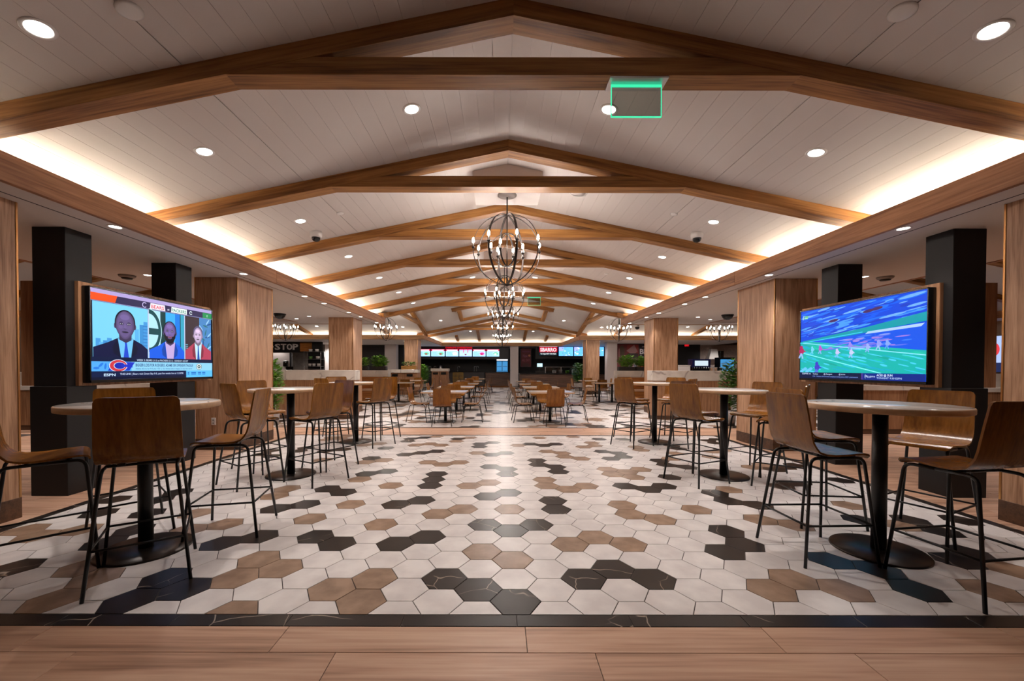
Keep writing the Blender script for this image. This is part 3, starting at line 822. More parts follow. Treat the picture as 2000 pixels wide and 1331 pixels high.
# three panes
R(.012, .255, .388, .862, (120, 205, 245))
for i, (u, h) in enumerate(((.03, .46), (.05, .42), (.075, .44), (.10, .47), (.29, .60), (.325, .66), (.355, .70))):
    R(u, .255, u + .03, h, ((70, 150, 215), (90, 175, 230), (60, 140, 205))[i % 3])
for k in range(7): R(.35, .40 + k * .04, .385, .412 + k * .04, (50, 120, 190))
def man(u, v, hw, skin, suit, shirt, tie, hair, beard, su0, su1, sv):
    c.poly([(U(su0), V(.255)), (U(su1), V(.255)), (U(su1), V(sv - .07)), (U(u + hw * 1.7), V(sv - .01)), (U(u + hw * .7), V(sv + .05)), (U(u - hw * .7), V(sv + .05)), (U(u - hw * 1.7), V(sv - .01)), (U(su0), V(sv - .07))], suit)
    lap = tuple(int(x * .72) for x in suit)
    for k in (-1, 1): c.poly([(U(u + k * hw * .5), V(.255)), (U(u + k * hw * 1.15), V(.30)), (U(u + k * hw * 1.25), V(sv - .06)), (U(u + k * hw * .8), V(sv + .045))], lap)
    c.poly([(U(u - hw * .45), V(.255)), (U(u + hw * .55), V(.255)), (U(u + hw * .82), V(sv + .045)), (U(u - hw * .75), V(sv + .045))], shirt)
    if tie: c.poly([(U(u - hw * .20), V(.255)), (U(u + hw * .34), V(.255)), (U(u + hw * .16), V(sv - .03)), (U(u + hw * .12), V(sv + .005)), (U(u - hw * .08), V(sv + .005)), (U(u - hw * .05), V(sv - .03))], tie)
    sh = lambda k: tuple(min(255, int(x * k)) for x in skin)
    c.poly([(U(u - hw * .66), V(v - .05)), (U(u + hw * .66), V(v - .05)), (U(u + hw * .60), V(sv + .03)), (U(u + hw * .05), V(sv - .005)), (U(u - hw * .60), V(sv + .03))], sh(.6))
    hv = hw * 2.45
    c.ell(U(u - hw * .97), V(v - .01), U(hw * .13), V(hv * .20), sh(.8), 12); c.ell(U(u + hw * .97), V(v - .01), U(hw * .13), V(hv * .20), sh(.75), 12)
    if hair: c.ell(U(u), V(v + hv * (.16 if sum(hair) < 200 else .36)), U(hw * 1.03), V(hv * (.90 if sum(hair) < 200 else .82)), hair, 30)
    head = []
    for k in range(36):
        t_ = 2 * PI * k / 36; x_, y_ = math.cos(t_), math.sin(t_)
        if y_ < 0: x_ *= 1 - .28 * y_ * y_
        head.append((x_, y_))
    P = lambda kx, ky, ox=0, oy=0: [(U(u + hw * (x * kx + ox)), V(v + hv * (y * ky + oy))) for x, y in head]
    c.poly(P(.95, .98), sh(.72)); c.poly(P(.86, .94, -.03, .01), sh(.88)); c.poly(P(.74, .86, -.05, .03), sh(1.0))
    c.ell(U(u - hw * .05), V(v + hv * .55), U(hw * .46), V(hv * .20), sh(1.16), 16)
    for k in (-1, 1): c.ell(U(u + hw * (.42 * k - .03)), V(v - hv * .12), U(hw * .2), V(hv * .12), sh(1.12 if k < 0 else 1.03), 12)
    if beard:
        c.poly([(U(u + hw * x), V(v + hv * y)) for x, y in ((-.92, -.05), (-.80, -.10), (-.62, -.36), (-.36, -.40), (.32, -.40), (.58, -.36), (.78, -.10), (.92, -.05), (.86, -.5), (.6, -.86), (.25, -1.06), (-.25, -1.06), (-.6, -.86), (-.86, -.5))], beard)
        c.ell(U(u - hw * .02), V(v - hv * .54), U(hw * .34), V(hv * .12), sh(.8), 14)
    dk = sh(.45)
    for e in (-.40, .36):
        c.ell(U(u + hw * e), V(v + hv * .10), U(hw * .24), V(hv * .09), sh(.66), 12)
        c.ell(U(u + hw * e), V(v + hv * .09), U(hw * .15), V(hv * .035), (196, 196, 212), 10); c.ell(U(u + hw * e), V(v + hv * .09), U(hw * .07), V(hv * .04), (15, 12, 18), 8)
        c.poly([(U(u + hw * (e - .24)), V(v + hv * .19)), (U(u + hw * e), V(v + hv * .24)), (U(u + hw * (e + .24)), V(v + hv * .19)), (U(u + hw * e), V(v + hv * .20))], dk)
    c.poly([(U(u - hw * .09), V(v + hv * .10)), (U(u + hw * .03), V(v + hv * .10)), (U(u + hw * .15), V(v - hv * .22)), (U(u - hw * .20), V(v - hv * .22))], sh(1.1))
    c.poly([(U(u - hw * .22), V(v - hv * .22)), (U(u + hw * .18), V(v - hv * .22)), (U(u + hw * .06), V(v - hv * .27)), (U(u - hw * .1), V(v - hv * .27))], sh(.6))
    c.ell(U(u - hw * .02), V(v - hv * .46), U(hw * .34), V(hv * .065), sh(.55) if not beard else (150, 84, 104), 14); c.ell(U(u - hw * .02), V(v - hv * .46), U(hw * .28), V(hv * .018), sh(.3), 10)
man(.222, .63, .070, (100, 84, 132), (14, 20, 62), (110, 190, 235), (30, 70, 200), (20, 18, 34), None, .014, .386, .43)
R(.388, .255, .396, .862, (190, 200, 230))
R(.396, .255, .706, .862, (20, 60, 62)); R(.396, .255, .49, .862, (170, 220, 240))
c.ell(U(.396), V(.60), U(.10), V(.27), (24, 72, 78), 30, 0, -PI / 2, PI / 2); c.ell(U(.396), V(.60), U(.078), V(.215), (176, 226, 244), 30, 0, -PI / 2, PI / 2)
R(.396, .555, .49, .635, (24, 72, 78)); c.arc(U(.396), V(.60), U(.10), V(.27), .010, -PI / 2, PI / 2, (190, 235, 245))
R(.535, .255, .62, .862, (60, 170, 235)); R(.62, .255, .665, .862, (20, 120, 225)); R(.672, .255, .706, .862, (50, 160, 190))
man(.572, .605, .057, (112, 92, 152), (24, 92, 225), (190, 165, 215), None, (26, 22, 40), (20, 16, 26), .398, .704, .43)
R(.706, .255, .714, .862, (190, 200, 230))
R(.714, .255, .99, .862, (60, 46, 52)); R(.86, .255, .99, .862, (70, 130, 190))
for k in range(14):
    a = k * .55; c.ell(U(.92 + .05 * math.sin(a * 2.1)), V(.40 + k * .032), U(.03), V(.012), ((30, 80, 140), (150, 200, 235), (40, 110, 120))[k % 3], 8, a)
for k in range(6): R(.718, .33 + k * .025, .74, .34 + k * .025, (120, 190, 220))
man(.845, .60, .048, (196, 172, 206), (176, 64, 88), (190, 225, 245), (30, 80, 170), (92, 84, 120), None, .716, .988, .45)
# lower thirds
R(0, .205, 1, .255, (10, 24, 60)); c.text('WEEK 5: BEARS (1-3) at PACKERS (3-1) - SUNDAY 4:25 ET', U(.30), V(.216), .032, (200, 220, 245), U(.44), .01)
R(0, .095, 1, .205, (140, 205, 240)); R(0, .095, .26, .205, (80, 165, 235))
for k in range(9): c.ell(U(.03 + .028 * k), V(.13 + .05 * ((k * 37) % 10) / 10), U(.02), V(.014), (40, 120, 220), 8, k * .7)
c.poly([(U(.10), V(.10)), (U(.245), V(.10)), (U(.285), V(.2)), (U(.14), V(.2))], (28, 50, 190))
c.ell(U(.17), V(.158), U(.062), V(.072), (210, 220, 240), 24); c.ell(U(.17), V(.158), U(.057), V(.066), (200, 54, 66), 24); c.ell(U(.178), V(.158), U(.040), V(.042), (210, 220, 240), 20)
c.ell(U(.179), V(.158), U(.036), V(.038), (26, 40, 170), 20); c.rect(U(.19), V(.142), U(.236), V(.172), (28, 50, 190))
c.text('BIGGER LOSS FOR RODGERS: ADAMS OR OFFENSIVE TACKLE?', U(.29), V(.150), .048, (20, 50, 110), U(.50), .02)
c.text('Adams: 62 rec for 915 yds, 9 TD  |  OL: fewest sacks in league, 21 since last season', U(.29), V(.114), .028, (24, 84, 130), U(.49), .008)
c.ell(U(.852), V(.15), U(.030), V(.045), (20, 80, 70), 20); c.ell(U(.852), V(.15), U(.026), V(.040), (225, 235, 240), 20); c.ell(U(.852), V(.15), U(.016), V(.025), (20, 70, 60), 16); c.ell(U(.853), V(.15), U(.008), V(.013), (225, 235, 240), 12)
c.rect(U(.853), V(.142), U(.872), V(.151), (20, 70, 60))
R(0, .03, .72, .095, (10, 26, 66)); R(0, 0, .72, .03, (8, 16, 44)); R(.72, .0, 1, .095, (90, 185, 245))
c.text('ESPN', U(.075), V(.040), .040, (190, 215, 240), U(.075), .03)
c.text('THE LINK | Bears visit Green Bay 0-8, past five weeks line at 12:30PM', U(.18), V(.05), .032, (190, 205, 235), U(.51), .01)
for k, (a, b_) in enumerate(((.735, .75), (.77, .82), (.84, .875), (.885, .92))):
    R(a, .052, b_, .075, (40, 110, 190)); R(a, .034, b_, .045, (50, 120, 200))
tv(-1, c, 'left wall television showing three men in suits above sports headlines')
c = Canvas()
rs = random.Random(3)
R(0, 0, 1, 1, (10, 70, 215))
for k in range(150):
    u = rs.random(); v = .62 + .36 * rs.random(); l = .05 + .16 * rs.random(); h = .006 + .012 * rs.random()
    col = rs.choice(((30, 110, 240), (70, 150, 250), (16, 70, 215), (110, 170, 245), (20, 60, 190), (10, 90, 235)))
    c.ell(U(max(l / 2, min(1 - l / 2, u))), V(min(v, .985)), U(l / 2), V(h), col, 10, .12)
for u, v in ((.33, .80), (.62, .86), (.68, .875)): c.ell(U(u), V(v), U(.045), V(.02), (70, 40, 90), 10, .1)
c.poly([(0, V(.50)), (U(.55), V(.585)), (U(1), V(.66)), (U(1), V(.76)), (U(.6), V(.66)), (0, V(.545))], (10, 150, 165))
c.poly([(0, V(.08)), (U(1), V(.08)), (U(1), V(.34)), (U(.12), V(.54)), (0, V(.52))], (20, 175, 170))
c.poly([(U(.12), V(.535)), (U(.6), V(.585)), (U(1), V(.64)), (U(1), V(.34))], (20, 84, 225))
for k in range(120):
    u = rs.random() * .98; v = .1 + .40 * rs.random(); l = .03 + .12 * rs.random()
    if v > .54 - .2 * u - .02: continue
    c.ell(U(max(l / 2, min(1 - l / 2, u))), V(v), U(l / 2), V(.006 + .008 * rs.random()), rs.choice(((20, 165, 200), (40, 185, 215), (16, 160, 150), (30, 190, 165), (70, 200, 235))), 8, -.22)
c.poly([(U(.6), V(.575)), (U(.97), V(.605)), (U(.99), V(.64)), (U(.62), V(.605))], (170, 200, 250))
for k in range(60):
    u = .28 + .62 * rs.random(); v = .40 + .16 * rs.random()
    c.ell(U(u), V(v), U(.02 + .05 * rs.random()), V(.008), rs.choice(((90, 110, 225), (130, 150, 235), (60, 120, 240), (150, 120, 215))), 8, .05)
c.line(U(.0), V(.522), U(.58), V(.605), .010, (60, 200, 240)); c.line(U(.03), V(.525), U(1), V(.29), .011, (130, 225, 250)); c.line(U(.04), V(.37), U(.72), V(.085), .012, (120, 235, 245))
def player(u, v, k, col1, col2):
    c.ell(U(u), V(v + .055 * k), U(.011 * k), V(.019 * k), col1, 10); c.ell(U(u + .004), V(v + .02 * k), U(.018 * k), V(.03 * k), col1, 12, .3)
    c.line(U(u), V(v), U(u + .012 * k), V(v - .05 * k), .016 * k, col2); c.line(U(u), V(v), U(u - .016 * k), V(v - .045 * k), .016 * k, col2)
    c.line(U(u), V(v + .03 * k), U(u + .03 * k), V(v + .015 * k), .01 * k, col1)
for a in ((.013, .37, 1.6, (170, 30, 90), (150, 180, 240)), (.21, .40, 1.0, (180, 80, 190), (130, 170, 235)), (.13, .40, .9, (110, 200, 240), (110, 200, 240)), (.37, .34, 1.0, (190, 190, 245), (120, 180, 240)),
          (.49, .33, 1.0, (190, 200, 245), (150, 180, 240)), (.48, .43, .9, (150, 130, 225), (130, 150, 235)), (.62, .39, .9, (150, 170, 240), (130, 170, 240)), (.70, .42, 1.0, (140, 150, 240), (150, 180, 245)), (.76, .42, .9, (130, 160, 240), (90, 150, 240)), (.18, .13, 1.5, (60, 60, 190), (80, 100, 220))):
    player(*a)
for k in range(6): c.ell(U(.02 + .02 * k), V(.10 + .02 * (k % 3)), U(.02), V(.02), (100, 190, 245), 8)
R(0, 0, 1, .085, (8, 28, 84)); R(0, 0, .58, .085, (6, 20, 60)); R(.575, .005, .588, .085, (70, 50, 140)); R(.588, 0, 1, .085, (14, 40, 130))
c.text('ESPN', U(.03), V(.055), .032, (190, 205, 235), U(.06), .02); c.text('MLB', U(.10), V(.056), .026, (160, 175, 215), U(.022)); c.text('Yankees', U(.14), V(.055), .028, (190, 205, 235), U(.055), .01)
c.text('@ Rangers', U(.25), V(.055), .028, (190, 205, 235), U(.08), .01); c.text('@ 2nd inn', U(.39), V(.055), .028, (190, 205, 235), U(.055), .01)
c.text('CHI - Pitchers throw first complete inning since 2021 postseason', U(.14), V(.022), .026, (120, 150, 225), U(.41), .006)
c.arc(U(.612), V(.045), .012, .022, .005, PI * .6, PI * 1.4, (190, 210, 245)); c.text('Big game', U(.61), V(.036), .034, (190, 210, 245), U(.07), .01)
c.text('ACES @ SUN', U(.69), V(.050), .034, (210, 225, 250), U(.11), .02); c.text('TONIGHT 9:30 ESPN', U(.69), V(.018), .030, (170, 195, 240), U(.17), .015)
R(.03, .87, .036, .925, (170, 220, 250)); R(.03, .92, .055, .926, (170, 240, 250))
c.poly([(U(.045), V(.878)), (U(.082), V(.878)), (U(.088), V(.925)), (U(.05), V(.925))], (110, 200, 150)); R(.052, .888, .08, .894, (190, 250, 220)); R(.055, .908, .083, .914, (40, 130, 130))
tv(1, c, 'right wall television showing a blue and green football match')

# ------------------------------------------------------------------ bar tables, stools, low tables, chairs
def shell_mesh(zs, name):
    prof = [(.213, -.034), (.212, -.018), (.200, -.004), (.170, .003), (.110, .001), (.04, -.005), (-.03, -.008), (-.095, -.003), (-.140, .012), (-.170, .036), (-.189, .070), (-.200, .115), (-.210, .18), (-.222, .26), (-.234, .33), (-.2405, .372), (-.2435, .392), (-.2445, .400)]
    wid = [.180, .196, .205, .208, .209, .209, .209, .209, .209, .209, .208, .207, .205, .202, .199, .197, .187, .170]
    t = .012; NX = 8; n = len(prof)
    nor = []
    for i in range(n):
        a = prof[max(0, i - 1)]; b = prof[min(n - 1, i + 1)]; dy, dz = b[0] - a[0], b[1] - a[1]; L_ = math.hypot(dy, dz); nor.append((dz / L_, -dy / L_))
    vs = []
    for side in (0, 1):
        for i in range(n):
            for j in range(NX + 1):
                f = j / NX * 2 - 1; x = f * wid[i]
                cv = .010 * f * f * (1 if i >= 9 else .25)      # gentle dish towards the sitter
                off = cv + (-t if side else 0)
                # normal pointing to the sitter: (nz?)  front/up side
                ny, nz = -nor[i][0], -nor[i][1]
                ny, nz = (nor[i][0], nor[i][1]) if nor[i][1] > 0 or (abs(nor[i][1]) < .3 and nor[i][0] > 0) else (ny, nz)
                vs.append((x, prof[i][0] + ny * off, zs + prof[i][1] + nz * off))
    def I(s_, i, j): return s_ * n * (NX + 1) + i * (NX + 1) + j
    fs = []
    for i in range(n - 1):
        for j in range(NX):
            fs.append((I(0, i, j), I(0, i, j + 1), I(0, i + 1, j + 1), I(0, i + 1, j)))
            fs.append((I(1, i, j), I(1, i + 1, j), I(1, i + 1, j + 1), I(1, i, j + 1)))
    for i in range(n - 1):
        fs.append((I(0, i, 0), I(0, i + 1, 0), I(1, i + 1, 0), I(1, i, 0))); fs.append((I(0, i, NX), I(1, i, NX), I(1, i + 1, NX), I(0, i + 1, NX)))
    for j in range(NX):
        fs.append((I(0, 0, j), I(1, 0, j), I(1, 0, j + 1), I(0, 0, j + 1))); fs.append((I(0, n - 1, j), I(0, n - 1, j + 1), I(1, n - 1, j + 1), I(1, n - 1, j)))
    b = MB(); b.add(vs, fs, 0, True); me = b.mesh(name, M['chair'])
    bm = bmesh.new(); bm.from_mesh(me); bmesh.ops.recalc_face_normals(bm, faces=bm.faces); bm.to_mesh(me); bm.free()
    me.set_sharp_from_angle(angle=math.radians(50)) if hasattr(me, 'set_sharp_from_angle') else None
    return me
def make_seat(name, zs, cat, rails):
    t = thing(name, 'x', cat); LABELS.pop()
    put('shell', shell_mesh(zs, 'shell'), t)
    r = .0105 if rails else .009; zt_ = zs - .034; sp = .245 if rails else .225
    for sx in (-1, 1):
        for sy in (-1, 1):
            fy = .245 if sy > 0 else -.265; ty = .190 if sy > 0 else -.180
            p = fillet([(sx * .175, .02, zt_), (sx * .175, ty, zt_), (sx * sp, fy, 0.0)], .05, 5)
            MB().tube(p, r, 8).build('leg', M['blackmetal'], t)
    cb = MB()
    for y in (.11, -.07): cb.tube([(-.175, y, zt_ + .004), (.175, y, zt_ + .004)], .009, 8)
    for y in (.11, -.07):
        for x in (-.1, .1): cb.box(x - .02, x + .02, y - .02, y + .02, zt_ + .002, zt_ + .026, .003)
    cb.build('seat_mount', M['blackmetal'], t)
    if rails:
        zrail = .27; k = 1 - zrail / zt_
        xr = .175 + (sp - .175) * k; yf = .190 + (.245 - .190) * k; yb = -.180 - (.265 - .180) * k
        MB().tube([(-xr, yf, zrail), (xr, yf, zrail)], .0075, 6).build('foot_rail', M['blackmetal'], t)
        MB().tube([(-xr, yb, zrail), (xr, yb, zrail)], .0075, 6).build('foot_rail', M['blackmetal'], t)
        for sx in (-1, 1): MB().tube([(sx * xr, yf, zrail), (sx * xr, yb, zrail)], .0075, 6).build('foot_rail', M['blackmetal'], t)
    return t
stool0 = make_seat('bar_stool', .752, 'bar stool', True)
chair0 = make_seat('dining_chair', .452, 'chair', False)
used = {'s': False, 'c': False}
def heading(f): return math.atan2(-f[0], f[1])
def seat_at(kind, x, y, f, label, group):
    src = stool0 if kind == 's' else chair0
    if not used[kind]:
        used[kind] = True; src.location = (x, y, 0); src.rotation_euler = (0, 0, heading(f)); tag(src, label, src['category'], group)
    else: copy_tree(src, (x, y, 0), heading(f), label, group)
def make_bar_table():
    t = thing('bar_table', 'x', 'bar table'); LABELS.pop(); R_ = .457
    MB().lathe([(0, 1.034), (R_ - .004, 1.034), (R_ - .002, 1.072), (0, 1.072)], 56).build('tabletop', M['tabletop'], t)
    MB().lathe([(R_ - .006, 1.032), (R_ + .001, 1.034), (R_ + .003, 1.040), (R_ + .003, 1.066), (R_, 1.0715), (R_ - .006, 1.0725)], 56, caps=False).build('edge_band', M['edge'], t)
    MB().lathe([(.045, .012), (.045, 1.02)], 24).build('pole', M['blackmetal'], t)
    MB().lathe([(0, 1.016), (.16, 1.016), (.16, 1.026), (.05, 1.036), (0, 1.036)], 20).build('mounting_plate', M['blackmetal'], t)
    MB().lathe([(0, 0), (.285, 0), (.285, .008), (.279, .014), (.06, .018), (0, .018)], 48).build('base_plate', M['basemetal'], t)
    return t
bt = make_bar_table(); first = True
BT = []
for s, nm in ((-1, 'left'), (1, 'right')):
    for k, y in enumerate((2.98, 5.06, 7.34)):
        lab = ('nearest', 'middle', 'farthest of the three')[k] + ' tall round pedestal table on the %s side' % nm
        if first: bt.location = (s * 2.68, y, 0); tag(bt, lab, 'bar table', 'round bar tables'); first = False
        else: copy_tree(bt, (s * 2.68, y, 0), 0, lab, 'round bar tables')
G = 'plywood bar stools round the tall tables'
for x, y, f, l in (
    (-2.385, 2.64, (-.56, .83), 'dark bar stool in the left foreground with its back towards us'),
    (-3.09, 2.69, (.70, .71), 'bar stool cut off by the left edge, seat tucked under the nearest left table'),
    (-2.30, 3.36, (-.96, -.22), 'bar stool seen from the side, right of the nearest left table'),
    (-3.12, 3.34, (.74, -.67), 'bar stool behind the nearest left table, only its back top showing above it'),
    (-2.26, 4.82, (-.87, .49), 'bar stool with its back towards us at the middle left table'),
    (-2.95, 4.70, (.55, .83), 'narrowly seen dark bar stool left of the middle left table'),
    (-3.25, 5.42, (.85, -.5), 'bar stool facing us behind the middle left table, by the timber pillar'),
    (-2.38, 5.50, (-.5, -.87), 'bar stool edged with bluish light behind the middle left table'),
    (-2.27, 7.05, (-.84, .54), 'bar stool with its back towards us at the farthest left table, next to the aisle'),
    (-2.93, 6.99, (.55, .83), 'small dark bar stool on the near left of the farthest left table'),
    (-3.15, 7.80, (.6, -.8), 'bar stool behind the farthest left table, its back top showing'),
    (-2.35, 7.76, (-.5, -.87), 'bar stool on the far right of the farthest left table'),
    (2.20, 2.96, (1, .03), 'amber bar stool left of the nearest right table, seen from behind'),
    (2.70, 3.60, (1, -.1), 'bar stool tucked behind the amber one at the nearest right table'),
    (3.33, 3.28, (-.9, -.43), 'bar stool facing us behind the nearest right table, against the black column'),
    (2.75, 2.50, (-.14, 1), 'dark bar stool cut off by the right edge of the photo'),
    (2.23, 4.82, (.9, .43), 'bar stool with its back towards us at the middle right table'),
    (2.50, 5.46, (.3, -.95), 'bar stool behind the middle right table with a bluish back top'),
    (3.10, 4.64, (-.75, .65), 'bar stool right of the middle right table, half hidden by the amber stool'),
    (3.20, 5.28, (-.9, -.4), 'bar stool at the far right of the middle right table, near the timber pillar'),
    (2.19, 7.05, (.84, .54), 'bar stool with its back towards us at the farthest right table, next to the aisle'),
    (3.12, 7.78, (-.8, -.6), 'bar stool on the far right of the farthest right table'),
    (2.45, 7.80, (.5, -.87), 'bar stool on the far left of the farthest right table'),
    (2.98, 7.05, (-.7, .7), 'bar stool on the near right of the farthest right table')):
    seat_at('s', x, y, f, l, G)
def make_table(w2=.53, d2=.44, poles=(0,)):
    t = thing('dining_table', 'x', 'dining table'); LABELS.pop()
    MB().box(-w2, w2, -d2, d2, .722, .752, .003).build('tabletop', M['tabletop'], t)
    e = MB(); g = .004
    for (a, b_, c_, d_) in ((-w2 - g, w2 + g, -d2 - g, -d2 - .0005), (-w2 - g, w2 + g, d2 + .0005, d2 + g), (-w2 - g, -w2 - .0005, -d2, d2), (w2 + .0005, w2 + g, -d2, d2)):
        e.box(a, b_, c_, d_, .720, .7525)
    e.build('edge_band', M['edge'], t)
    for px in poles:
        MB().lathe([(.038, .012), (.038, .70)], 20, (px, 0, 0)).build('pole', M['blackmetal'], t)
        MB().lathe([(0, .70), (.2, .70), (.2, .712), (.06, .722), (0, .722)], 16, (px, 0, 0)).build('mounting_plate', M['blackmetal'], t)
        MB().lathe([(0, 0), (.27, 0), (.27, .008), (.264, .014), (.05, .018), (0, .018)], 36, (px, 0, 0)).build('base_plate', M['basemetal'], t)
    return t
dt = make_table(); first = True
GC = 'plywood chairs round the low tables'
for s, nm, cx in ((-1, 'left', -1.44), (1, 'right', 1.14)):
    ys = (10.1, 12.65, 15.2, 18.0, 22.2) if s < 0 else (10.1, 12.55, 15.1, 17.9)
    for k, y in enumerate(ys):
        lab = '%s low table from the front in the %s centre row' % (ORD[k], nm)
        if first: dt.location = (cx, y, 0); tag(dt, lab, 'dining table', 'low dining tables'); first = False
        else: copy_tree(dt, (cx, y, 0), 0, lab, 'low dining tables')
        j = lambda a: random.uniform(-a, a)
        for dx, dy, f, pl in ((.02, -.62, (j(.06), 1), 'with its back towards us at'), (-.66, .05, (1, j(.12)), 'on the left of'), (.66, .05, (-1, j(.12)), 'on the right of'), (-.02, .64, (j(.1), -1), 'facing us across')):
            seat_at('c', cx + dx, y + dy, f, 'plywood chair %s the %s low table, %s centre row' % (pl, ORD[k], nm), GC)
dt2 = None
for s, nm in ((-1, 'left'), (1, 'right')):
    for k, (x, y) in enumerate(((4.05, 15.95), (4.10, 18.9))):
        lab = '%s low table near the %s vault corner, outside the centre rows' % (('nearer', 'farther')[k], nm)
        if s < 0: copy_tree(dt, (s * x, y, 0), 0, lab, 'low dining tables')
        else:
            if dt2 is None: dt2 = make_table(.5, .4, (-.28, .22)); dt2.location = (s * x, y, 0); tag(dt2, lab, 'dining table', 'low dining tables')
            else: copy_tree(dt2, (s * x, y, 0), 0, lab, 'low dining tables')
        for dx, dy, f, pl in ((-.68, -.05, (1, .1), 'left of'), (.70, .0, (-1, .1), 'right of'), (.05, .64, (0, -1), 'behind')):
            if k == 0 and dx * s > .5: continue
            seat_at('c', s * x + dx, y + dy, f, 'plywood chair %s the %s low table by the %s vault corner' % (pl, ('nearer', 'farther')[k], nm), GC)

# ------------------------------------------------------------------ low partition walls, booths, planters
def low_wall(x0, x1, y0, y1, h, label, band=.26, wood=None):
    cx, cy = (x0 + x1) / 2, (y0 + y1) / 2; a, b_ = (x1 - x0) / 2, (y1 - y0) / 2
    t = thing('low_partition_wall', label, 'partition wall', (cx, cy, 0), 0, 'low partition walls')
    MB().box(-a, a, -b_, b_, .1, h - band, .002).build('cladding', wood or M['panelwood'], t)
    MB().box(-a + .01, a - .01, -b_ + .01, b_ - .01, 0, .1).build('plinth', M['plinth'], t)
    MB().box(-a - .015, a + .015, -b_ - .015, b_ + .015, h - band, h, .004).build('quartz_cap', M['quartz'], t)
    return t
for s, nm in ((-1, 'left'), (1, 'right')):
    x0, x1 = sorted((s * 3.86, s * 5.9))
    low_wall(x0, x1, 10.6, 10.95, 1.265, 'nearer %s low timber wall with a white veined quartz cap' % nm)
    x0, x1 = sorted((s * 4.62, s * 6.0))
    low_wall(x0, x1, 16.5, 16.9, 1.225, 'farther %s low wall with quartz cap, behind the timber booth' % nm, .28)
    t = thing('booth_bench', 'timber booth bench with a pale seat cushion on the %s, against the farther low wall' % nm, 'booth bench', (s * 5.3, 16.1, 0))
    MB().box(-.64, .64, .28, .38, 0, .96, .004).build('backrest', M['boothwood'], t)
    MB().box(-.64, .64, -.2, .28, 0, .42, .004).build('seat_box', M['boothwood'], t)
    MB().box(-.60, .60, -.19, .27, .42, .50, .015).build('cushion', M['cushion'], t)
    for k in (-1, 1): MB().box(*sorted((k * .64, k * .70)), -.22, .38, 0, .80, .004).build('end_panel', M['boothwood'], t)
    # aisle end partition seen under the televisions
    x0, x1 = sorted((s * 7.0, s * 8.5)); low_wall(x0, x1, 8.3, 8.5, 1.0, '%s low timber wall with pale cap, seen under the television' % nm, .11)
    x0, x1 = sorted((s * 9.35, s * 10.7)); low_wall(x0, x1, 8.6, 8.75, .93, '%s low wall with white cap, seen between near pillar and black column' % nm, .09)
    x0, x1 = sorted((s * 9.93, s * 10.7)); low_wall(x0, x1, 8.785, 8.95, 1.22, '%s taller stub of white capped wall beyond the near pillar' % nm, .36)
# serving stations on the left
def station(x0, x1, y0, y1, h, label):
    cx, cy = (x0 + x1) / 2, (y0 + y1) / 2; a, b_ = (x1 - x0) / 2, (y1 - y0) / 2
    t = thing('waste_station', label, 'waste station', (cx, cy, 0), 0, 'white topped waste stations')
    MB().box(-a - .04, a + .04, -b_ - .04, b_ + .04, h - .16, h, .004).build('counter_slab', M['quartz'], t)
    MB().box(-a, a, -b_ + .04, b_, 0, h - .16, .003).build('body', M['panelwood'], t)
    n = 2
    for k in range(n):
        w = (2 * a) / n; xa = -a + k * w
        d = MB().box(xa + .01, xa + w - .01, -b_, -b_ + .035, .08, h - .36, .003).build('door', M['panelwood'], t)
        MB().box(xa + w / 2 - .14, xa + w / 2 + .14, -b_ - .012, -b_, h - .34, h - .22, .003).build('flap', M['blackplastic'], d)
    return t
station(-5.6, -4.15, 20.0, 20.5, 1.24, 'white topped waste station on the left, holding the wooden plant box')
station(-3.95, -3.05, 23.0, 23.6, 1.29, 'white topped waste station just right of the big left potted plant')
# plants
def leaf_blob(n, rx, ry, rz, size, droop, seed, sprig=False):
    rs = random.Random(seed); b = MB()
    for i in range(n):
        th = rs.random() * 2 * PI; u = rs.random() * 2 - 1; rr = (.35 + .65 * rs.random() ** .5)
        q = math.sqrt(1 - u * u)
        p = Vector((rx * rr * q * math.cos(th), ry * rr * q * math.sin(th), rz * rr * u))
        d = Vector((math.cos(th), math.sin(th), .5 - droop + rs.uniform(-.5, .5))).normalized()
        sd = d.cross(Vector((0, 0, 1))).normalized(); up = sd.cross(d)
        L_ = size * rs.uniform(.7, 1.3); w = L_ * (.16 if sprig else .34)
        b.add([p, p + d * L_ * .45 + sd * w - up * .01, p + d * L_ - up * L_ * .15, p + d * L_ * .45 - sd * w - up * .01], [(0, 1, 2, 3)], 0)
    return b
def plant(loc, pot, h0, rx, rz, n, size, label, leaf='leaf', seed=1, sprig=False, potr=.2, both=True, cat='plant'):
    t = thing('potted_plant', label, cat, loc, 0, 'green plants')
    if pot == 'box': MB().box(-.36, .36, -.13, .13, 0, .18, .006).build('planter', M['potwood'], t)
    elif pot == 'tall': MB().lathe([(0, 0), (potr * .8, 0), (potr, h0 - .05), (potr * .9, h0 - .05), (potr * .9, h0 - .1), (0, h0 - .1)], 20).build('pot', M['potgrey'], t)
    elif pot == 'dark': MB().box(-potr, potr, -.14, .14, 0, .16, .006).build('planter', M['potdark'], t)
    z = h0 + rz * .85
    o = leaf_blob(n, rx, rx if pot not in ('dark', 'box') else .18, rz, size, .15, seed, sprig).build('foliage', M[leaf], t, (0, 0, z)); o['kind'] = 'stuff'
    b = MB(); rs = random.Random(seed + 5)
    for k in range(6): b.tube([(rs.uniform(-.05, .05), rs.uniform(-.05, .05), max(0.0, h0 - .12)), (rs.uniform(-.5, .5) * rx, rs.uniform(-.4, .4) * min(rx, .18), z + rs.uniform(-.2, .5) * rz)], .008, 5)
    b.build('stems', M['stem'], t)
    return t
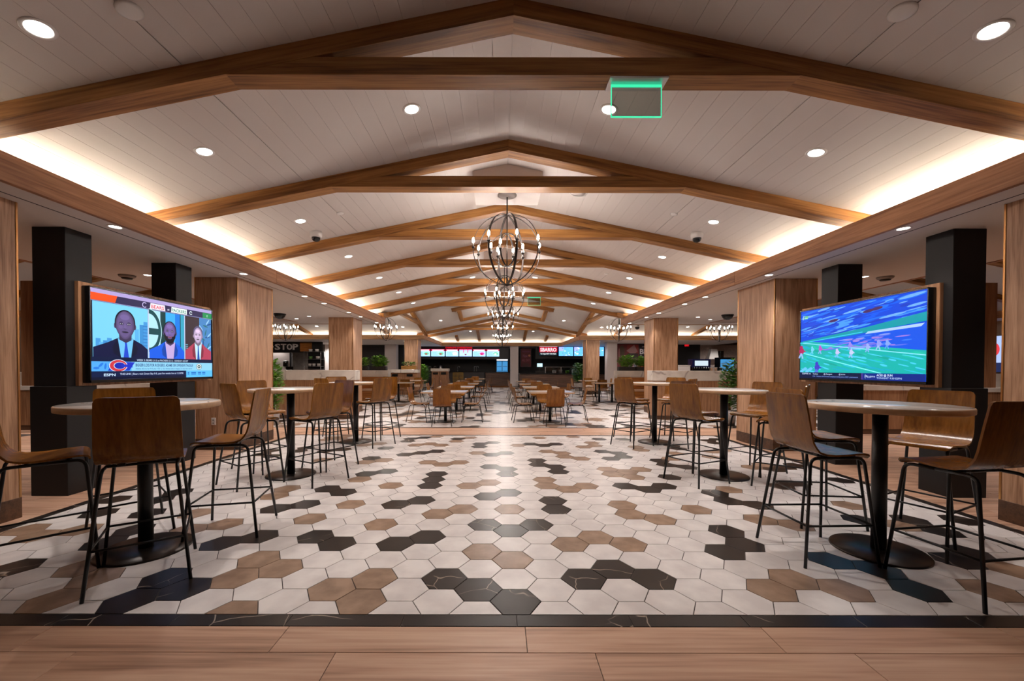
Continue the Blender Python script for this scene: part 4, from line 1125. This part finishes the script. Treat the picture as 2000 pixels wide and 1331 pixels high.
plant((-4.75, 24.6, 0), 'tall', .42, .34, .60, 900, .17, 'big bushy plant in a grey pot on the left, before the food counter', seed=2, potr=.26)
plant((4.50, 24.0, 0), 'tall', .52, .32, .60, 900, .17, 'big dark bushy plant in a grey pot on the right, beside the far pillar', 'leafdark', seed=3, potr=.27)
plant((5.30, 9.6, 0), 'tall', .40, .19, .62, 900, .11, 'tall leafy plant in a grey pot behind the right television pillar', 'leafdark', seed=4, potr=.14)
plant((-5.33, 9.45, 0), 'tall', .40, .17, .62, 900, .11, 'tall leafy plant in a grey pot behind the left television pillar', 'leaf', seed=5, potr=.14)
plant((-5.74, 16.7, 1.225), 'dark', .14, .30, .20, 620, .15, 'feathery fern on the left quartz capped wall, beside the pillar', 'leaf', seed=6, sprig=True, potr=.27)
plant((-5.02, 16.7, 1.225), 'dark', .14, .33, .24, 560, .14, 'broad leaved plant at the end of the left quartz capped wall', 'leaf', seed=7, potr=.30)
plant((5.08, 16.7, 1.225), 'dark', .16, .34, .24, 620, .14, 'bright green plant at the end of the right quartz capped wall', 'leaf', seed=8, potr=.36)
plant((5.64, 16.7, 1.225), 'dark', .16, .20, .22, 420, .14, 'bright green plant on the right quartz capped wall, beside the pillar', 'leaf', seed=9, potr=.28)
plant((-4.60, 20.25, 1.24), 'box', .17, .34, .12, 140, .12, 'low plants in a yellow wood box on the left waste station', 'leafdark', seed=10, potr=.36)

# ------------------------------------------------------------------ side vaults beyond the aisles
SRM = rafter_mesh(3.75)
for s, nm in ((-1, 'left'), (1, 'right')):
    cx = s * 10.25; zr2 = 3.70
    for k in (-1, 1):
        b = MB(); x0 = cx; x1 = cx + k * 4.2
        za, zb = zr2, zr2 - SLOPE * 4.2
        b.add([(x0, -3, za), (x1, -3, zb), (x1, T0 - .55, zb), (x0, T0 - .55, za), (x0, -3, za + .03), (x1, -3, zb + .03), (x1, T0 - .55, zb + .03), (x0, T0 - .55, za + .03)],
              [(0, 1, 2, 3), (4, 5, 6, 7), (0, 1, 5, 4), (1, 2, 6, 5), (2, 3, 7, 6), (3, 0, 4, 7)])
        b.build('vault_slope', M['ceil'], ceiling)
    x0, x1 = sorted((s * 6.5, s * 6.55)); fascia(x0, x1, -3, T0 - .56, M['fascia'])
    x0, x1 = sorted((s * 13.9, s * 13.95)); fascia(x0, x1, -3, T0 - .56, M['fascia'])
    a, b_ = sorted((s * 6.0, s * 6.04)); MB().box(a, b_, -3, T0 - .6, SOF + .05, 3.0).build('cove_upstand', M['ceil'], ceiling)
    x0, x1 = sorted((s * 6.18, s * 6.22)); cove(x0, x1, -2.5, T0 - .7, 'warm cove light strip behind the aisle side fascia of the %s side vault' % nm, 'cove')
    x0, x1 = sorted((s * 14.3, s * 14.34)); cove(x0, x1, -2.5, T0 - .7, 'warm cove light strip behind the outer fascia of the %s side vault' % nm, 'cove')
    soffit_panel(*sorted((s * 13.95, s * 15)), -3, T0 - .5)
    for i, y in enumerate((3.3, 5.1, 6.9, 8.7, 10.5, 12.3)):
        t = thing('roof_truss', '%s oak truss from the front in the %s side vault' % (ORD[i], nm), 'roof truss', (cx, y, zr2), 0, 'oak trusses of the side vaults')
        place_rafter(SRM, t, (0, 0, 0), 0); place_rafter(SRM, t, (0, 0, 0), PI)
        downlight(cx - s * 1.6, y + .9, zr2 - SLOPE * 1.6, 0, 'round downlight after the %s truss of the %s side vault' % (ORD[i], nm), P_SPOT * 1.2, (0, -ang * s, 0), 'side vault downlights')
# ------------------------------------------------------------------ outer walls
struct(MB().box(-15.1, -14.9, -4, 32, 0, 4.3).build('wall_left', M['sidewall']), 'left side wall')
struct(MB().box(14.9, 15.1, -4, 32, 0, 4.3).build('wall_right', M['sidewall']), 'right side wall')
struct(MB().box(-15, 15, 31.0, 31.2, 0, 4.3).build('wall_far', M['darkwall']), 'dark far wall behind the food counters')

# ------------------------------------------------------------------ ceiling devices
def disc(x, y, z, rot, r, label, m='whiteplastic', cat='cover plate'):
    o = MB().lathe([(0, -.012), (r * .8, -.012), (r, -.006), (r, .004), (0, .004)], 28).build('ceiling_disc', M[m], None, (x, y, z)); o.rotation_euler = rot
    tag(o, label, cat, 'round ceiling covers')
for s, nm in ((-1, 'left'), (1, 'right')):
    for y, k in ((2.5, 'above the camera, before the nearest truss'), (5.75, 'in the second bay'), (9.4, 'in the fourth bay')):
        disc(s * 2.33, y, zmain(2.33), rot_main(s), .07 if y < 4 else .05, 'flat round sprinkler cover on the %s slope %s' % (nm, k))
    # security camera
    t = thing('security_camera', 'white dome security camera with black eye on the %s slope' % nm, 'security camera', (s * 2.88, 6.22, zmain(2.88)))
    MB().lathe([(0, .02), (.085, .02), (.09, -.03), (.085, -.07), (.075, -.078), (0, -.078)], 24).build('body', M['whiteplastic'], t)
    MB().lathe([(.062, -.075), (.06, -.10), (.045, -.125), (.02, -.138), (0, -.14)], 20).build('lens_dome', M['blackplastic'], t)
    # aisle dome
    t = thing('smoke_detector', 'grey slotted detector on the %s aisle soffit near the black columns' % nm, 'detector', (s * 5.95, 6.45, SOF))
    MB().lathe([(0, 0), (.11, 0), (.105, -.02), (.07, -.045), (0, -.045)], 24).build('body', M['potgrey'], t)
    MB().lathe([(.075, -.042), (.06, -.06), (0, -.065)], 20).build('sensor_cap', M['basemetal'], t)
    t = thing('security_dome', 'black half dome camera under the %s aisle soffit' % nm, 'security camera', (s * 6.0, 11.0, SOF))
    MB().lathe([(0, 0), (.15, 0), (.15, -.03), (0, -.03)], 24).build('mount', M['blackplastic'], t)
    MB().lathe([(.135, -.03), (.13, -.06), (.09, -.115), (.04, -.14), (0, -.145)], 24).build('dome', M['blackplastic'], t)
t = thing('ceiling_speaker', 'round flush speaker on the right slope near the first chandelier', 'speaker', (.97, 5.68, zmain(.97))); t.rotation_euler = rot_main(1)
MB().lathe([(.115, -.012), (.13, -.012), (.135, -.004), (.135, .004)], 28, caps=False).build('rim', M['whiteplastic'], t)
MB().lathe([(0, -.008), (.115, -.008), (.115, .004)], 28).build('grille', M['ceil'], t)
t = thing('security_camera', 'small white camera at the right corner of the vault crossing', 'security camera', (4.45, 13.6, SOF))
MB().lathe([(0, 0), (.06, 0), (.06, -.08), (0, -.08)], 16).build('body', M['whiteplastic'], t)
MB().lathe([(.07, -.075), (.07, -.11), (.04, -.15), (0, -.16)], 16).build('lens_dome', M['blackplastic'], t)
# glass exit signs under the collar beams
def exit_sign(y, label):
    t = thing('exit_sign', label, 'exit sign', (.90, y + BW / 2, CZ0))
    MB().box(-.21, .21, -.075, .075, -.012, 0, .002).build('canopy', M['steel'], t)
    MB().box(-.18, .18, -.004, .004, -.245, -.03, .001).build('glass_panel', M['glass'], t)
    e = MB()
    e.box(-.185, .185, -.006, .006, -.032, -.014); e.box(-.185, .185, -.006, .006, -.250, -.244)
    e.box(-.185, -.180, -.006, .006, -.25, -.03); e.box(.180, .185, -.006, .006, -.25, -.03)
    e.build('lit_edge', M['greenedge'], t)
exit_sign(TY[0], 'green edged glass exit sign under the nearest truss'); exit_sign(TY[5], 'small far glass exit sign under the sixth truss')
# wall outlet
t = thing('wall_outlet', 'white wall outlet low on the left pillar, behind the bar stools', 'outlet', (-4.69, 6.57, .46))
MB().box(-.036, .036, -.008, 0, -.058, .058, .002).build('cover_plate', M['whiteplastic'], t)
for z in (-.024, .024): MB().lathe([(0, 0), (.016, 0), (.015, .003), (0, .003)], 12, (0, -.009, z), axis='y').build('socket', M['potgrey'], t)

# ------------------------------------------------------------------ food counters at the far end
def counter(x0, x1, y0, y1, h, label, front, top=M['blackstone'], slats=0):
    cx, cy = (x0 + x1) / 2, (y0 + y1) / 2; a, b_ = (x1 - x0) / 2, (y1 - y0) / 2
    t = thing('food_counter', label, 'counter', (cx, cy, 0))
    MB().box(-a, a, -b_ + .03, b_, .1, h - .06).build('body', front, t)
    MB().box(-a - .02, a + .02, -b_ - .04, b_, h - .06, h, .005).build('worktop', top, t)
    MB().box(-a + .02, a - .02, -b_ + .08, b_, 0, .1).build('plinth', M['boothwood'], t)
    if slats:
        hh = (h - .08 - .1) / slats
        for k in range(slats):
            MB().box(-a + .01, a - .01, -b_, -b_ + .03, .1 + k * hh + .008, .1 + (k + 1) * hh - .008, .004).build('plank', front, t)
    else:
        n = max(1, round(2 * a / .9)); wv = 2 * a / n
        for k in range(n): MB().box(-a + k * wv + .008, -a + (k + 1) * wv - .008, -b_, -b_ + .03, .12, h - .08, .004).build('panel', front, t)
    return t
counter(-9.0, -1.15, 28.0, 28.7, 1.09, 'long dark food counter under the left menu boards', M['darkwall'])
counter(-1.1, .56, 28.0, 28.7, 1.06, 'brown slatted end of the left food counter', M['brown_front'], slats=5)
counter(1.15, 8.2, 26.0, 26.8, 1.0, 'brown plank fronted pizza counter on the right', M['brown_front'], slats=6)
t = thing('counter_grille', 'gold perforated panel on the front of the left food counter', 'grille', (-2.97, 27.98, .69))
MB().box(-.36, .36, -.012, .012, -.32, .32, .003).build('frame', M['gold'], t)
g = MB()
for i in range(7):
    for j in range(6): g.box(-.31 + i * .093, -.31 + i * .093 + .06, -.02, -.011, -.28 + j * .095, -.28 + j * .095 + .06, .006)
g.build('bosses', M['darkwall'], t)
# white columns
def white_column(x0, x1, y0, y1, label):
    cx, cy = (x0 + x1) / 2, (y0 + y1) / 2; a, b_ = (x1 - x0) / 2, (y1 - y0) / 2
    t = thing('white_column', label, 'column', (cx, cy, 0)); MB().box(-a, a, -b_, b_, .12, SOF, .004).build('shaft', M['whitewall'], t)
    MB().box(-a - .012, a + .012, -b_ - .012, b_ + .012, 0, .12, .003).build('plinth', M['potgrey'], t)
white_column(.58, 1.12, 27.3, 27.9, 'white column between the two food counters')
white_column(5.75, 6.3, 22.4, 22.9, 'white column on the right beside the red poster wall')
white_column(-7.2, -6.5, 25.2, 25.8, 'white column on the left behind the quartz capped wall')
# menu boards
rs = random.Random(11)
def menu(x0, x1, z0, z1, y, label, style, name='menu_screen'):
    t = thing(name, label, 'menu screen', ((x0 + x1) / 2, y, (z0 + z1) / 2), 0, 'lit menu screens'); a, h = (x1 - x0) / 2, (z1 - z0) / 2
    MB().box(-a, a, 0, .05, -h, h, .004).build('housing', M['blackplastic'], t)
    cv = Canvas(); a -= .012; h -= .012
    if style == 'red':
        cv.rect(-a, -h, a, h, (150, 205, 245)); cv.rect(-a, h * .45, a, h, (170, 20, 60)); cv.rect(-a * .85, h * .55, a * .85, h * .85, (250, 225, 240))
        for k in range(5): cv.rect(-a * .85, -h * .85 + k * h * .24, -a * .85 + a * rs.uniform(.5, 1.1), -h * .85 + k * h * .24 + h * .1, (90, 130, 140))
        cv.ell(a * .45, -h * .25, a * .38, h * .4, rs.choice(((225, 60, 150), (90, 170, 130), (230, 200, 190), (240, 245, 250))), 16); cv.ell(a * .40, -h * .35, a * .2, h * .2, rs.choice(((150, 40, 50), (60, 120, 110), (250, 240, 250))), 12)
    elif style == 'heart':
        cv.rect(-a, -h, a, h, (160, 190, 245)); cv.rect(-a, h * .8, a, h, (200, 40, 90))
        for k in (-1, 1): cv.rect(a * (.34 * k - .05), 0, a * (.34 * k + .07), h, (190, 20, 80))
        for k in range(3): cv.rect(-a * .9 + k * a * .66, h * .45, -a * .9 + k * a * .66 + a * .45, h * .62, (150, 150, 190))
        cv.poly([(0, -h * .75), (a * .22, -h * .35), (-a * .22, -h * .35)], (110, 40, 50))
        for k in (-1, 1): cv.rect(a * (.62 * k - .25), -h * .8, a * (.62 * k + .25), -h * .7, (120, 170, 190))
    else:
        cv.rect(-a, -h, a, h, (90, 165, 240)); cv.rect(-a, h * .1, -a * .35, h, (140, 150, 245))
        for k in range(14): cv.ell(rs.uniform(-.85, .85) * a, rs.uniform(-.85, .85) * h, a * .12, h * .1, rs.choice(((80, 120, 190), (190, 235, 250), (90, 170, 170), (110, 110, 210), (200, 210, 250))), 10)
        for k in range(6): cv.rect(-a * .2, h * (.75 - k * .27), a * rs.uniform(.3, .9), h * (.80 - k * .27), (60, 110, 190))
    cv.build('screen', M['menu'], t, (0, -.001, 0)); return t
edges = [-6.37, -5.43, -4.73, -4.67, -3.79, -2.93, -2.87, -2.02, -1.97, -1.09, -1.05, -.17]
for k, (a, b_) in enumerate(((-5.72, -4.80), (-4.75, -3.82), (-3.77, -2.90), (-2.86, -1.99), (-1.95, -1.07), (-1.03, -.15))):
    menu(a, b_, 2.09, 2.60, 27.6, '%s lit menu screen from the left above the dark food counter' % ORD[k], 'heart' if k == 3 else 'red')
b = MB().box(-9.0, .5, 27.66, 27.9, 1.92, SOF - .002); tag(b.build('menu_bulkhead', M['blackwall']), 'dark bulkhead behind the left row of menu screens', 'bulkhead')
t = thing('shop_sign', 'thin red lit lettering above the left menu screens', 'sign', (-2.87, 27.5, 2.625))
cv = Canvas(); cv.text('CHARLEYS CHEESESTEAKS', 0, 0, .155, (235, 20, 40), 1.8, .02, 'c'); cv.build('lettering', M['screen'], t, (0, -.02, 0)); MB().box(-.95, .95, -.015, .0, -.01, .13).build('backing', plain('sign backing', (60, 8, 12), .5), t)
t = thing('shop_sign', 'red lit pizza shop sign with white capital letters', 'sign', (3.11, 27.3, 2.16))
MB().box(-.60, .60, 0, .08, -.0, .60, .004).build('housing', M['blackplastic'], t)
cv = Canvas(); cv.rect(-.595, .22, .595, .57, (196, 16, 48)); cv.rect(-.595, .02, .595, .2, (10, 40, 50)); cv.rect(-.595, .585, .595, .598, (245, 235, 245))
cv.text('SBARRO', 0, .275, .33, (255, 240, 245), 1.08, .03, 'c'); cv.text('The Original NEW YORK PIZZA', 0, .075, .13, (250, 250, 250), 1.05, .02, 'c'); cv.build('sign_face', M['screen'], t, (0, -.002, 0))
for k, (a, b_) in enumerate(((3.80, 4.78), (4.82, 5.80), (5.84, 6.82), (6.86, 7.84))):
    menu(a, b_, 2.12, 2.74, 27.3, '%s pale blue menu screen right of the pizza sign' % ORD[k], 'blue')
b = MB().box(2.3, 8.6, 27.61, 27.75, 1.95, SOF - .002); tag(b.build('menu_bulkhead', M['blackwall']), 'dark bulkhead behind the pizza sign and blue menu screens', 'bulkhead')
# drinks fridge, poster, register
t = thing('drinks_fridge', 'blue lit drinks fridge with white header at the end of the dark counter', 'fridge', (.05, 29.4, 0))
MB().box(-.42, .42, 0, .6, 0, 2.05, .01).build('cabinet', M['blackplastic'], t); MB().box(-.40, .40, -.02, .0, 1.86, 2.0, .004).build('lit_header', M['whiteglow'], t)
for k in (-1, 1):
    d = MB().box(*sorted((k * .02, k * .39)), -.02, 0, .25, 1.8, .004).build('door', M['blueglow'], t)
    for q in range(4): MB().box(*sorted((k * .05, k * .36)), -.03, -.02, .4 + q * .34, .43 + q * .34).build('shelf', M['blackplastic'], t)
t = thing('poster', 'dark red hanging poster left of the pizza sign', 'poster', (1.72, 28.9, 1.42))
cv = Canvas(); cv.rect(-.36, 0, .36, 1.28, (118, 14, 30)); cv.rect(-.28, 1.02, .28, 1.12, (130, 40, 80)); cv.text('New', -.22, .66, .3, (180, 90, 120), .34, .02); cv.text('ALL DAY', -.28, .38, .24, (190, 90, 110), .56, .02); cv.ell(.24, .78, .08, .08, (240, 140, 110)); cv.ell(0, .12, .28, .12, (90, 20, 20))
cv.build('picture', M['print'], t, (0, -.013, 0)); MB().box(-.37, .37, -.01, .01, -.01, 1.29).build('backing_board', M['whiteplastic'], t)
for k in (-.3, .3): MB().tube([(k, 0, 1.28), (k, 0, SOF - 1.42)], .004, 6).build('hanger', M['steel'], t)
t = thing('cash_register', 'cash register with a bright screen on the pizza counter', 'register', (2.45, 26.35, 1.0))
MB().box(-.3, .3, -.2, .2, 0, .16, .01).build('drawer_base', M['blackplastic'], t); MB().box(-.03, .03, -.02, .02, .16, .42).build('stand', M['blackplastic'], t)
MB().box(-.20, .20, -.03, .01, .36, .66, .008).build('monitor', M['blackplastic'], t); MB().box(-.17, .17, -.034, -.029, .40, .62).build('screen', emis('register screen', (.5, .85, 1), .95), t)
# sneeze guard and food tubs
t = thing('sneeze_guard', 'glass sneeze guard on posts along the pizza counter', 'sneeze guard', (4.3, 26.2, 1.0))
for k in range(4): MB().box(-1.5 + k * 1.0 - .02, -1.5 + k * 1.0 + .02, -.02, .02, 0, .40, .003).build('post', M['steel'], t)
MB().box(-1.55, 1.55, -.006, .006, .1, .38).build('glass_panel', M['glass'], t); MB().box(-1.55, 1.55, -.012, .012, .38, .40).build('rail', M['steel'], t)
for k in range(5):
    o = MB().lathe([(0, 0), (.11, 0), (.13, .16 + .05 * (k % 2)), (.11, .17 + .05 * (k % 2)), (0, .15)], 14).build('food_tub', M[('whiteplastic', 'potgrey', 'leaf', 'whiteplastic', 'cushion')[k]], None, (3.4 + k * .42, 26.5, 1.0))
    tag(o, '%s food tub from the left behind the sneeze guard' % ORD[k], 'tub', 'food tubs on the pizza counter')
for k, x in enumerate((-5.05, -4.7, -3.05, -1.9, -1.75)):
    t = thing('tap', '%s steel tap from the left on the dark food counter' % ORD[k], 'tap', (x, 28.5, 1.09), 0, 'steel taps on the dark counter')
    MB().tube(fillet([(0, 0, 0), (0, 0, .34), (.14, 0, .34), (.14, 0, .24)], .05), .018, 8).build('spout', M['steel'], t); MB().lathe([(0, 0), (.04, 0), (.03, .04), (0, .04)], 12).build('base', M['steel'], t)
t = thing('coffee_urn', 'steel drinks urn at the left end of the dark food counter', 'urn', (-4.25, 28.45, 1.09))
MB().lathe([(0, 0), (.16, 0), (.17, .05), (.17, .36), (.12, .42), (0, .44)], 20).build('body', M['steel'], t); MB().box(-.02, .02, -.24, -.16, .08, .12).build('tap_handle', M['blackplastic'], t)

# ------------------------------------------------------------------ left shops
tag(MB().box(-15, -10.1, 23.0, 23.15, 2.17, SOF - .002).build('shop_bulkhead', M['blackwall']), 'dark bulkhead carrying the white STOP lettering', 'bulkhead')
t = thing('shop_sign', 'white raised capital letters spelling STOP on the dark bulkhead', 'sign', (-12.07, 23.0, 2.33))
for k, ch in enumerate('STOP'):
    vs, fs, a0, a1 = text_tris(ch, .025); sc = .46; wd = .30
    b = MB(); u = -.66 + k * .335; kx = wd / (a1 - a0)
    n = len(vs); front = [(u + (p[0] - a0) * kx, -.035, p[1] * sc) for p in vs]; back = [(x, 0, z) for x, y, z in front]
    em = {}
    for f in fs:
        for i in range(len(f)):
            e = (f[i], f[(i + 1) % len(f)]); em[e] = True
    sides = [(e[0], e[1], e[1] + n, e[0] + n) for e in em if (e[1], e[0]) not in em]
    b.add(front + back, [tuple(f) for f in fs] + sides); b.build('letter', M['whiteplastic'], t)
MB().lathe([(0, 0), (.07, 0), (.07, .03), (0, .03)], 14, (-.82, 0, .16), axis='y').build('dot', M['whiteplastic'], t)
tag(MB().box(-11.3, -10.65, 22.93, 23.0, 2.22, 2.72, .01).build('sign_board', M['boothwood']), 'weathered timber board right of the STOP lettering', 'sign board')
tag(MB().box(-13.6, -12.2, 23.6, 23.7, 0, 2.17).build('kiosk_panel', M['whitewall']), 'white wall panel below the STOP lettering', 'wall panel')
tag(MB().box(-12.2, -12.1, 23.55, 23.7, 0, 2.17).build('door_jamb', M['blackwall']), 'dark door jamb beside the white panel under STOP', 'jamb')
tag(MB().box(-13.6, -11.05, 25.6, 25.7, 0, SOF).build('kitchen_wall', plain('dim kitchen wall', (96, 90, 84), .4, noise=.25, nscale=4)), 'dim kitchen back wall with notices under the STOP sign', 'wall')  # same back wall as the tiles, darkened in colour for the shaded interior
tag(MB().box(-11.04, -9.9, 25.6, 25.7, 0, SOF).build('tiled_wall', plain('white kitchen tile', (222, 218, 216), .2)), 'glossy tiled kitchen wall behind the storage rack', 'tiled wall')
tag(MB().box(-10.2, -9.7, 24.2, 24.35, 0, SOF - .4).build('timber_screen', M['boothwood']), 'amber timber panel between storage rack and pillar', 'timber panel')
t = thing('hand_dispenser', 'black wall dispenser on the white panel under STOP', 'dispenser', (-12.42, 23.6, 1.55)); MB().box(-.14, .14, -.12, 0, -.17, .17, .03).build('cover', M['blackplastic'], t); MB().box(-.08, .08, -.13, -.12, -.05, .08, .004).build('window', M['basemetal'], t)
for k, x in enumerate((-12.72, -11.5)):
    t = thing('cash_register', ('left', 'right')[k] + ' black register screen under the STOP sign', 'register', (x, 22.2, 1.02)); MB().box(-.2, .2, -.03, .01, .06, .36, .01).build('monitor', M['blackplastic'], t); MB().box(-.05, .05, -.05, .05, 0, .06).build('stand', M['blackplastic'], t)
counter(-13.8, -10.9, 22.0, 22.6, 1.02, 'shop counter under the STOP sign, mostly hidden by the quartz cap', M['panelwood'], M['quartz'])
for k in range(4):
    o = MB().box(-.16, .16, -.004, .004, -.14, .14).build('notice', M['whiteplastic'], None, (-11.75 + .5 * (k % 2), 25.58, 1.45 + .42 * (k // 2))); tag(o, '%s paper notice pinned on the tiled kitchen wall' % ORD[k], 'notice', 'paper notices')
t = thing('storage_rack', 'chrome storage rack with stacked white containers left of the pillar', 'rack', (-10.35, 22.6, 0))
for sx in (-1, 1):
    for sy in (-1, 1): MB().tube([(sx * .45, sy * .22, 0), (sx * .45, sy * .22, 2.22)], .016, 8).build('post', M['steel'], t)
for z in (.3, .75, 1.22, 1.38, 1.78, 2.18): MB().box(-.46, .46, -.23, .23, z, z + .025, .004).build('shelf', M['steel'], t)
MB().box(-.47, .47, .22, .24, .3, 2.2).build('sheet', M['blackwall'], t)
for k in range(7):
    z = (1.405, 1.405, 1.405, 1.805, 1.805, 2.207, 2.207)[k]; x = (-.25, -.02, .25, -.2, .2, -.2, .15)[k]
    o = MB().lathe([(0, 0), (.085, 0), (.10, .13), (.09, .14), (0, .12)], 14).build('container', M['whiteplastic' if k != 3 else 'leafdark'], None, (-10.35 + x, 22.6, z)); tag(o, '%s tub on the chrome storage rack' % ORD[k], 'tub', 'tubs on the storage rack')
tag(MB().box(-9.4, -6.2, 26.0, 26.15, 0, SOF).build('dark_shopfront', M['blackwall']), 'dark closed shopfront behind the left ferns', 'shopfront')
spot((-12.9, 23.36, SOF - .02), 40, 2.6); spot((-10.4, 25.1, SOF - .02), 160, 2.6)  # no fixtures; first spot added to brighten the white panel, second lights the kitchen
spot((7.6, 22.9, SOF - .02), 70, 2.4); spot((13.0, 24.0, SOF - .02), 60, 2.7); spot((4.5, 25.3, SOF - .02), 40, 2.4)  # spots without fixtures; first two added to brighten poster wall and grey tiles
# ------------------------------------------------------------------ right shops
t = thing('poster_wall', 'red and black poster wall with big white letters behind the right planters', 'poster wall', (7.65, 24.0, 0))
MB().box(-.95, 1.7, 0, .12, 0, SOF - .004).build('wall_panel', M['blackwall'], t)
cv = Canvas(); cv.rect(-.93, .3, 1.68, 2.74, (96, 26, 26)); cv.rect(-.32, 1.9, .35, 2.7, (126, 30, 26)); cv.poly([(-.35, 2.35), (.1, 2.7), (.3, 2.3), (0, 2.1)], (150, 110, 110)); cv.rect(-.3, 1.9, .33, 2.2, (32, 10, 14))
cv.ell(-.62, 2.3, .16, .36, (70, 50, 30), 14); cv.ell(-.78, 2.2, .05, .3, (150, 90, 90), 10); cv.rect(-.33, .9, .34, 1.92, (176, 130, 130)); cv.rect(-.2, 1.0, .0, 1.8, (80, 60, 80)); cv.rect(.08, 1.2, .28, 1.8, (96, 90, 104)); cv.rect(.37, 1.62, 1.1, 2.74, (18, 10, 14))
cv.text('BIG', .43, 2.16, .42, (225, 220, 225), .62, .03); cv.text('DAY', .43, 1.72, .50, (225, 220, 225), .72, .03); cv.text('your next', .55, 2.56, .12, (170, 165, 170), .4); cv.rect(.37, 1.0, 1.1, 1.6, (190, 56, 30)); cv.rect(.37, .3, 1.68, 1.0, (200, 96, 40))
cv.build('poster', M['print'], t, (0, -.004, 0))
tag(MB().box(10.6, 12.1, 25.0, 25.15, 0, SOF).build('dark_doorway', M['blackwall']), 'black doorway panel with the red exit light', 'shopfront')
t = thing('exit_light', 'small red exit light over the black doorway', 'exit sign', (11.25, 24.98, 2.72)); MB().box(-.17, .17, -.06, 0, -.1, .1, .008).build('housing', M['blackplastic'], t)
cv = Canvas(); cv.rect(-.15, -.085, .15, .085, (60, 0, 4)); cv.text('EXIT', 0, -.05, .14, (255, 30, 40), .26, .03, 'c'); cv.build('face', M['screen'], t, (0, -.062, 0))
tag(MB().box(12.1, 14.9, 25.4, 25.5, 0, SOF).build('tiled_wall', M['tilewall']), 'glossy grey tiled wall behind the drinks machine', 'tiled wall')
t = thing('extractor_hood', 'white tapered hood on the grey tiled wall', 'hood', (12.95, 25.2, 1.9)); b = MB(); b.add([(-.3, -.2, 0), (.3, -.2, 0), (.3, .2, 0), (-.3, .2, 0), (-.1, -.1, .62), (.25, -.1, .62), (.25, .2, .62), (-.1, .2, .62)], [(3, 2, 1, 0), (4, 5, 6, 7), (0, 1, 5, 4), (1, 2, 6, 5), (2, 3, 7, 6), (3, 0, 4, 7)]); b.build('canopy', M['whiteplastic'], t); MB().box(-.28, .28, -.18, .18, -.03, .0).build('filter', M['steel'], t)
t = thing('wall_speaker', 'tall black box on the grey tiled wall beside the hood', 'speaker', (13.5, 25.2, 1.85)); MB().box(-.1, .1, -.1, .2, 0, .55, .01).build('case', M['blackplastic'], t); MB().box(-.08, .08, -.11, -.1, .03, .52).build('grille', M['basemetal'], t)
counter(8.7, 13.2, 20.9, 21.5, 1.16, 'drinks counter on the right, hidden behind the quartz capped wall', M['panelwood'], M['quartz'])
t = thing('soda_machine', 'blue drinks machine with a bright white screen on the right', 'drinks machine', (10.15, 21.1, 1.16))
b = MB(); b.prism([(-.46, -.25), (.46, -.25), (.46, .25), (-.46, .25)], .22, .64); b.build('head', plain('blue machine', (12, 20, 70), .3), t)
MB().box(-.44, .44, -.22, .25, 0, .22, .01).build('base', M['blackplastic'], t); MB().box(-.34, .34, -.258, -.25, .30, .56, .004).build('screen', emis('machine screen', (.75, .9, 1), .55), t)
for k in range(7): MB().tube([(-.36 + .12 * k, -.27, .16), (-.36 + .12 * k, -.27, .24)], .02, 8).build('nozzle', M['steel'], t)
t = thing('ice_chest', 'pale box beside the drinks machine on the right', 'box', (9.3, 21.1, 1.16)); MB().box(-.32, .32, -.2, .2, 0, .28, .02).build('body', M['whitewall'], t); MB().box(-.33, .33, -.21, .21, .28, .33, .01).build('lid', M['whitewall'], t)
for k, (x, m) in enumerate(((10.72, 'cushion'), (10.95, 'cushion'), (11.2, 'blackplastic'))):
    t = thing('cup_stack', '%s stack of cups beside the drinks machine' % ORD[k], 'cups', (x, 20.98, 1.16), 0, 'cup stacks'); MB().lathe([(0, 0), (.06, 0), (.075, .2), (0, .2)], 14).build('cups', M[m], t); MB().lathe([(.076, .2), (.08, .21), (.07, .22), (0, .22)], 14).build('rim', M['whiteplastic'], t)
t = thing('drinks_fridge', 'small blue lit drinks fridge behind the right climbing plant', 'fridge', (12.2, 22.2, 1.0)); MB().box(-.42, .42, 0, .5, 0, .92, .01).build('cabinet', M['blackplastic'], t); MB().box(-.36, .36, -.02, 0, .05, .82, .005).build('door', M['blueglow'], t)
for q in range(2): MB().box(-.34, .34, -.03, -.02, .3 + q * .27, .33 + q * .27).build('shelf', M['whiteplastic'], t)
tag(MB().box(11.7, 12.7, 22.2, 22.7, 0, 1.0).build('fridge_plinth', M['blackwall']), 'dark plinth under the small blue drinks fridge', 'plinth')
# lit sign far down the right side vault
t = thing('menu_screen', 'narrow lit menu screen glimpsed beside the right edge pillar', 'menu screen', (14.85, 12.2, 1.72), -PI / 2); MB().box(-.5, .5, -.0, .04, -.5, .62, .004).build('housing', M['blackplastic'], t)
cv = Canvas(); cv.rect(-.48, -.2, .48, .6, (170, 190, 235)); cv.rect(-.48, -.48, .48, -.2, (30, 40, 80)); cv.ell(-.2, .2, .14, .2, (220, 60, 70)); cv.ell(.2, .3, .14, .1, (220, 80, 80)); cv.build('screen', M['screen'], t, (0, -.002, 0))
dup = [l for l in set(LABELS) if LABELS.count(l) > 1]
print('DUPLICATE LABELS', dup, 'objects', len(bpy.data.objects))
